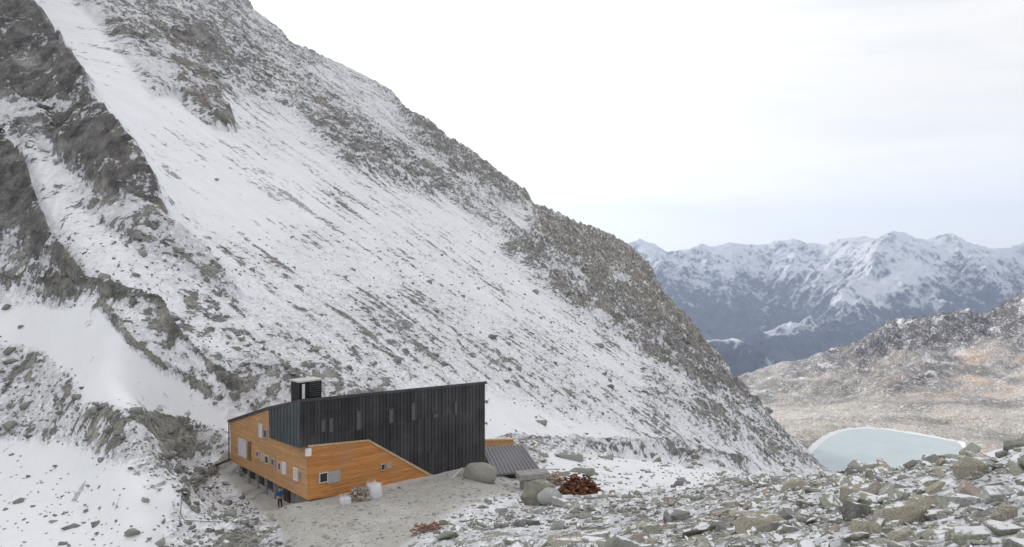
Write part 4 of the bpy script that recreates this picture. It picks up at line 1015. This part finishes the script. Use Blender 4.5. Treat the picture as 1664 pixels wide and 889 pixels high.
# plank and pole
def stick(name, a_, b_, r_, mat, label, cat):
    bm = bmesh.new(); d = (b_-a_); u_ = d.cross(Zv).normalized()*r_; w_ = u_.cross(d).normalized()*r_*.45; box(bm, (a_+b_)/2, d/2, u_, w_); o = obj(name, bm, mat); tag(o, label, cat)
stick('plank', at(735, 777, gd(735, 777)), at(752, 761, gd(735, 777)+.9), .13, M_FRAME, 'pale plank leaning on the ground at the hut\'s far corner', 'plank')
stick('beam', spot(351, 763, 40)+Zv*.15, at(374, 746, 82.3), .16, M_DOOR, 'dark brown beam lying from the hut\'s left corner to the stony ridge', 'beam')
# cable on the snow
bm = bmesh.new(); cp = [(297, 800), (295, 818), (293, 838), (300, 847), (320, 849), (345, 851), (362, 850)]
pp = [spot(*q)+Zv*.05 for q in cp]
for i in range(len(pp)-1): tube(bm, pp[i], pp[i+1], .022, seg=6)
tag(obj('cable', bm, M_DKFRAME), 'thin dark cable making a corner on the snow left of the yard', 'cable')

# ------------------------------------------------------------------ person by the basement door
def person(px, py, D, label, jacket, trousers, face_dir):
    foot = at(px, py, D); t = thing('person', label, 'person', foot)
    def skin(name, nodes, edges, mat, parent, root=0, sub=2):
        me = bpy.data.meshes.new(name); me.from_pydata([n_[0] for n_ in nodes], edges, []); o = bpy.data.objects.new(name, me); COL.objects.link(o)
        m1 = o.modifiers.new('skin', 'SKIN'); m1.use_smooth_shade = True
        for i, n_ in enumerate(nodes): me.skin_vertices[0].data[i].radius = (n_[1], n_[2] if len(n_) > 2 else n_[1])
        for i in range(len(nodes)): me.skin_vertices[0].data[i].use_root = (i == root)
        m2 = o.modifiers.new('sub', 'SUBSURF'); m2.levels = sub; m2.render_levels = sub
        me.materials.append(mat); o.parent = parent; return o
    f = face_dir
    skin_m = flat_mat('skin', (.50, .32, .24), .6, 0, .08)
    body = [((0, 0, .93), .13, .11), ((0, .01, 1.15), .135, .105), ((0, .02, 1.38), .15, .10), ((0, .02, 1.50), .06), ((0, .05*f, 1.60), .07), ((0, .06*f, 1.68), .085), ((0, .05*f, 1.74), .06),
            ((-.19, .02, 1.42), .06), ((-.25, .05*f, 1.16), .045), ((-.20, .26*f, 1.02), .035), ((.19, .02, 1.42), .06), ((.25, .05*f, 1.16), .045), ((.20, .28*f, 1.05), .035),
            ((-.10, 0, .86), .09), ((-.11, .04*f, .48), .06), ((-.11, 0, .09), .045), ((-.11, .13*f, .05), .035), ((.10, 0, .86), .09), ((.12, .04*f, .48), .06), ((.13, -.06*f, .09), .045), ((.13, .07*f, .05), .035)]
    ed = [(0, 1), (1, 2), (2, 3), (3, 4), (4, 5), (5, 6), (2, 7), (7, 8), (8, 9), (2, 10), (10, 11), (11, 12), (0, 13), (13, 14), (14, 15), (15, 16), (0, 17), (17, 18), (18, 19), (19, 20)]
    skin('body', body, ed, skin_m, t)
    jk = [((0, 0, .90), .165, .14), ((0, .01, 1.15), .165, .135), ((0, .02, 1.38), .175, .13), ((0, .02, 1.49), .085), ((-.19, .02, 1.42), .085), ((-.25, .05*f, 1.16), .068), ((-.20, .24*f, 1.03), .052), ((.19, .02, 1.42), .085), ((.25, .05*f, 1.16), .068), ((.20, .26*f, 1.06), .052)]
    skin('jacket', jk, [(0, 1), (1, 2), (2, 3), (2, 4), (4, 5), (5, 6), (2, 7), (7, 8), (8, 9)], jacket, t)
    tr = [((0, 0, .92), .15, .13), ((-.10, 0, .82), .11), ((-.11, .04*f, .48), .085), ((-.11, 0, .10), .065), ((.10, 0, .82), .11), ((.12, .04*f, .48), .085), ((.13, -.06*f, .10), .065)]
    skin('trousers', tr, [(0, 1), (1, 2), (2, 3), (0, 4), (4, 5), (5, 6)], trousers, t)
    hr = [((0, .01*f, 1.66), .09), ((0, .03*f, 1.75), .085), ((0, .08*f, 1.785), .05)]
    skin('hair', hr, [(0, 1), (1, 2)], flat_mat('brown_hair', (.08, .05, .03), .8), t)
    for s_ in (-1, 1):                                     # hands: palm with five bent fingers
        hx = .20*s_; hy, hz2 = (.28 if s_ < 0 else .30)*f, (1.0 if s_ < 0 else 1.03)
        nodes = [((hx, hy, hz2), .028), ((hx, hy+.05*f, hz2-.02), .034, .02)]; eds = [(0, 1)]
        for q in range(4):
            k = len(nodes); ox = (q-1.5)*.02; L = [.035, .042, .038, .030][q]
            nodes += [((hx+ox, hy+(.07+L*.4)*f, hz2-.03), .009), ((hx+ox, hy+(.07+L)*f, hz2-.055), .008), ((hx+ox, hy+(.065+L)*f, hz2-.08), .007)]; eds += [(1, k), (k, k+1), (k+1, k+2)]
        k = len(nodes); nodes += [((hx-s_*.04, hy+.035*f, hz2-.02), .010), ((hx-s_*.05, hy+.065*f, hz2-.035), .009)]; eds += [(1, k), (k, k+1)]
        skin('hand', nodes, eds, skin_m, t, 0, 1)
    bmn = bmesh.new(); 
    for s_ in (-1, 1): bmesh.ops.create_uvsphere(bmn, u_segments=8, v_segments=6, radius=.011, matrix=Matrix.Translation((s_*.03, .14*f, 1.69)))
    me = bpy.data.meshes.new('eyes'); bmn.to_mesh(me); bmn.free(); me.materials.append(M_BLACK); o = bpy.data.objects.new('eyes', me); COL.objects.link(o); o.parent = t
    t.rotation_euler = (0, 0, R(35)); return t
pf = spot(455, 826, 60)
pt = person(455, 826, pf.y, 'person in a blue jacket standing below the hut by the basement door', flat_mat('blue_jacket', (.03, .12, .33), .7, 0, .15), flat_mat('dark_trousers', (.03, .035, .045), .8), 1)
pt.location = (pf.x, pf.y, pf.z-.02)
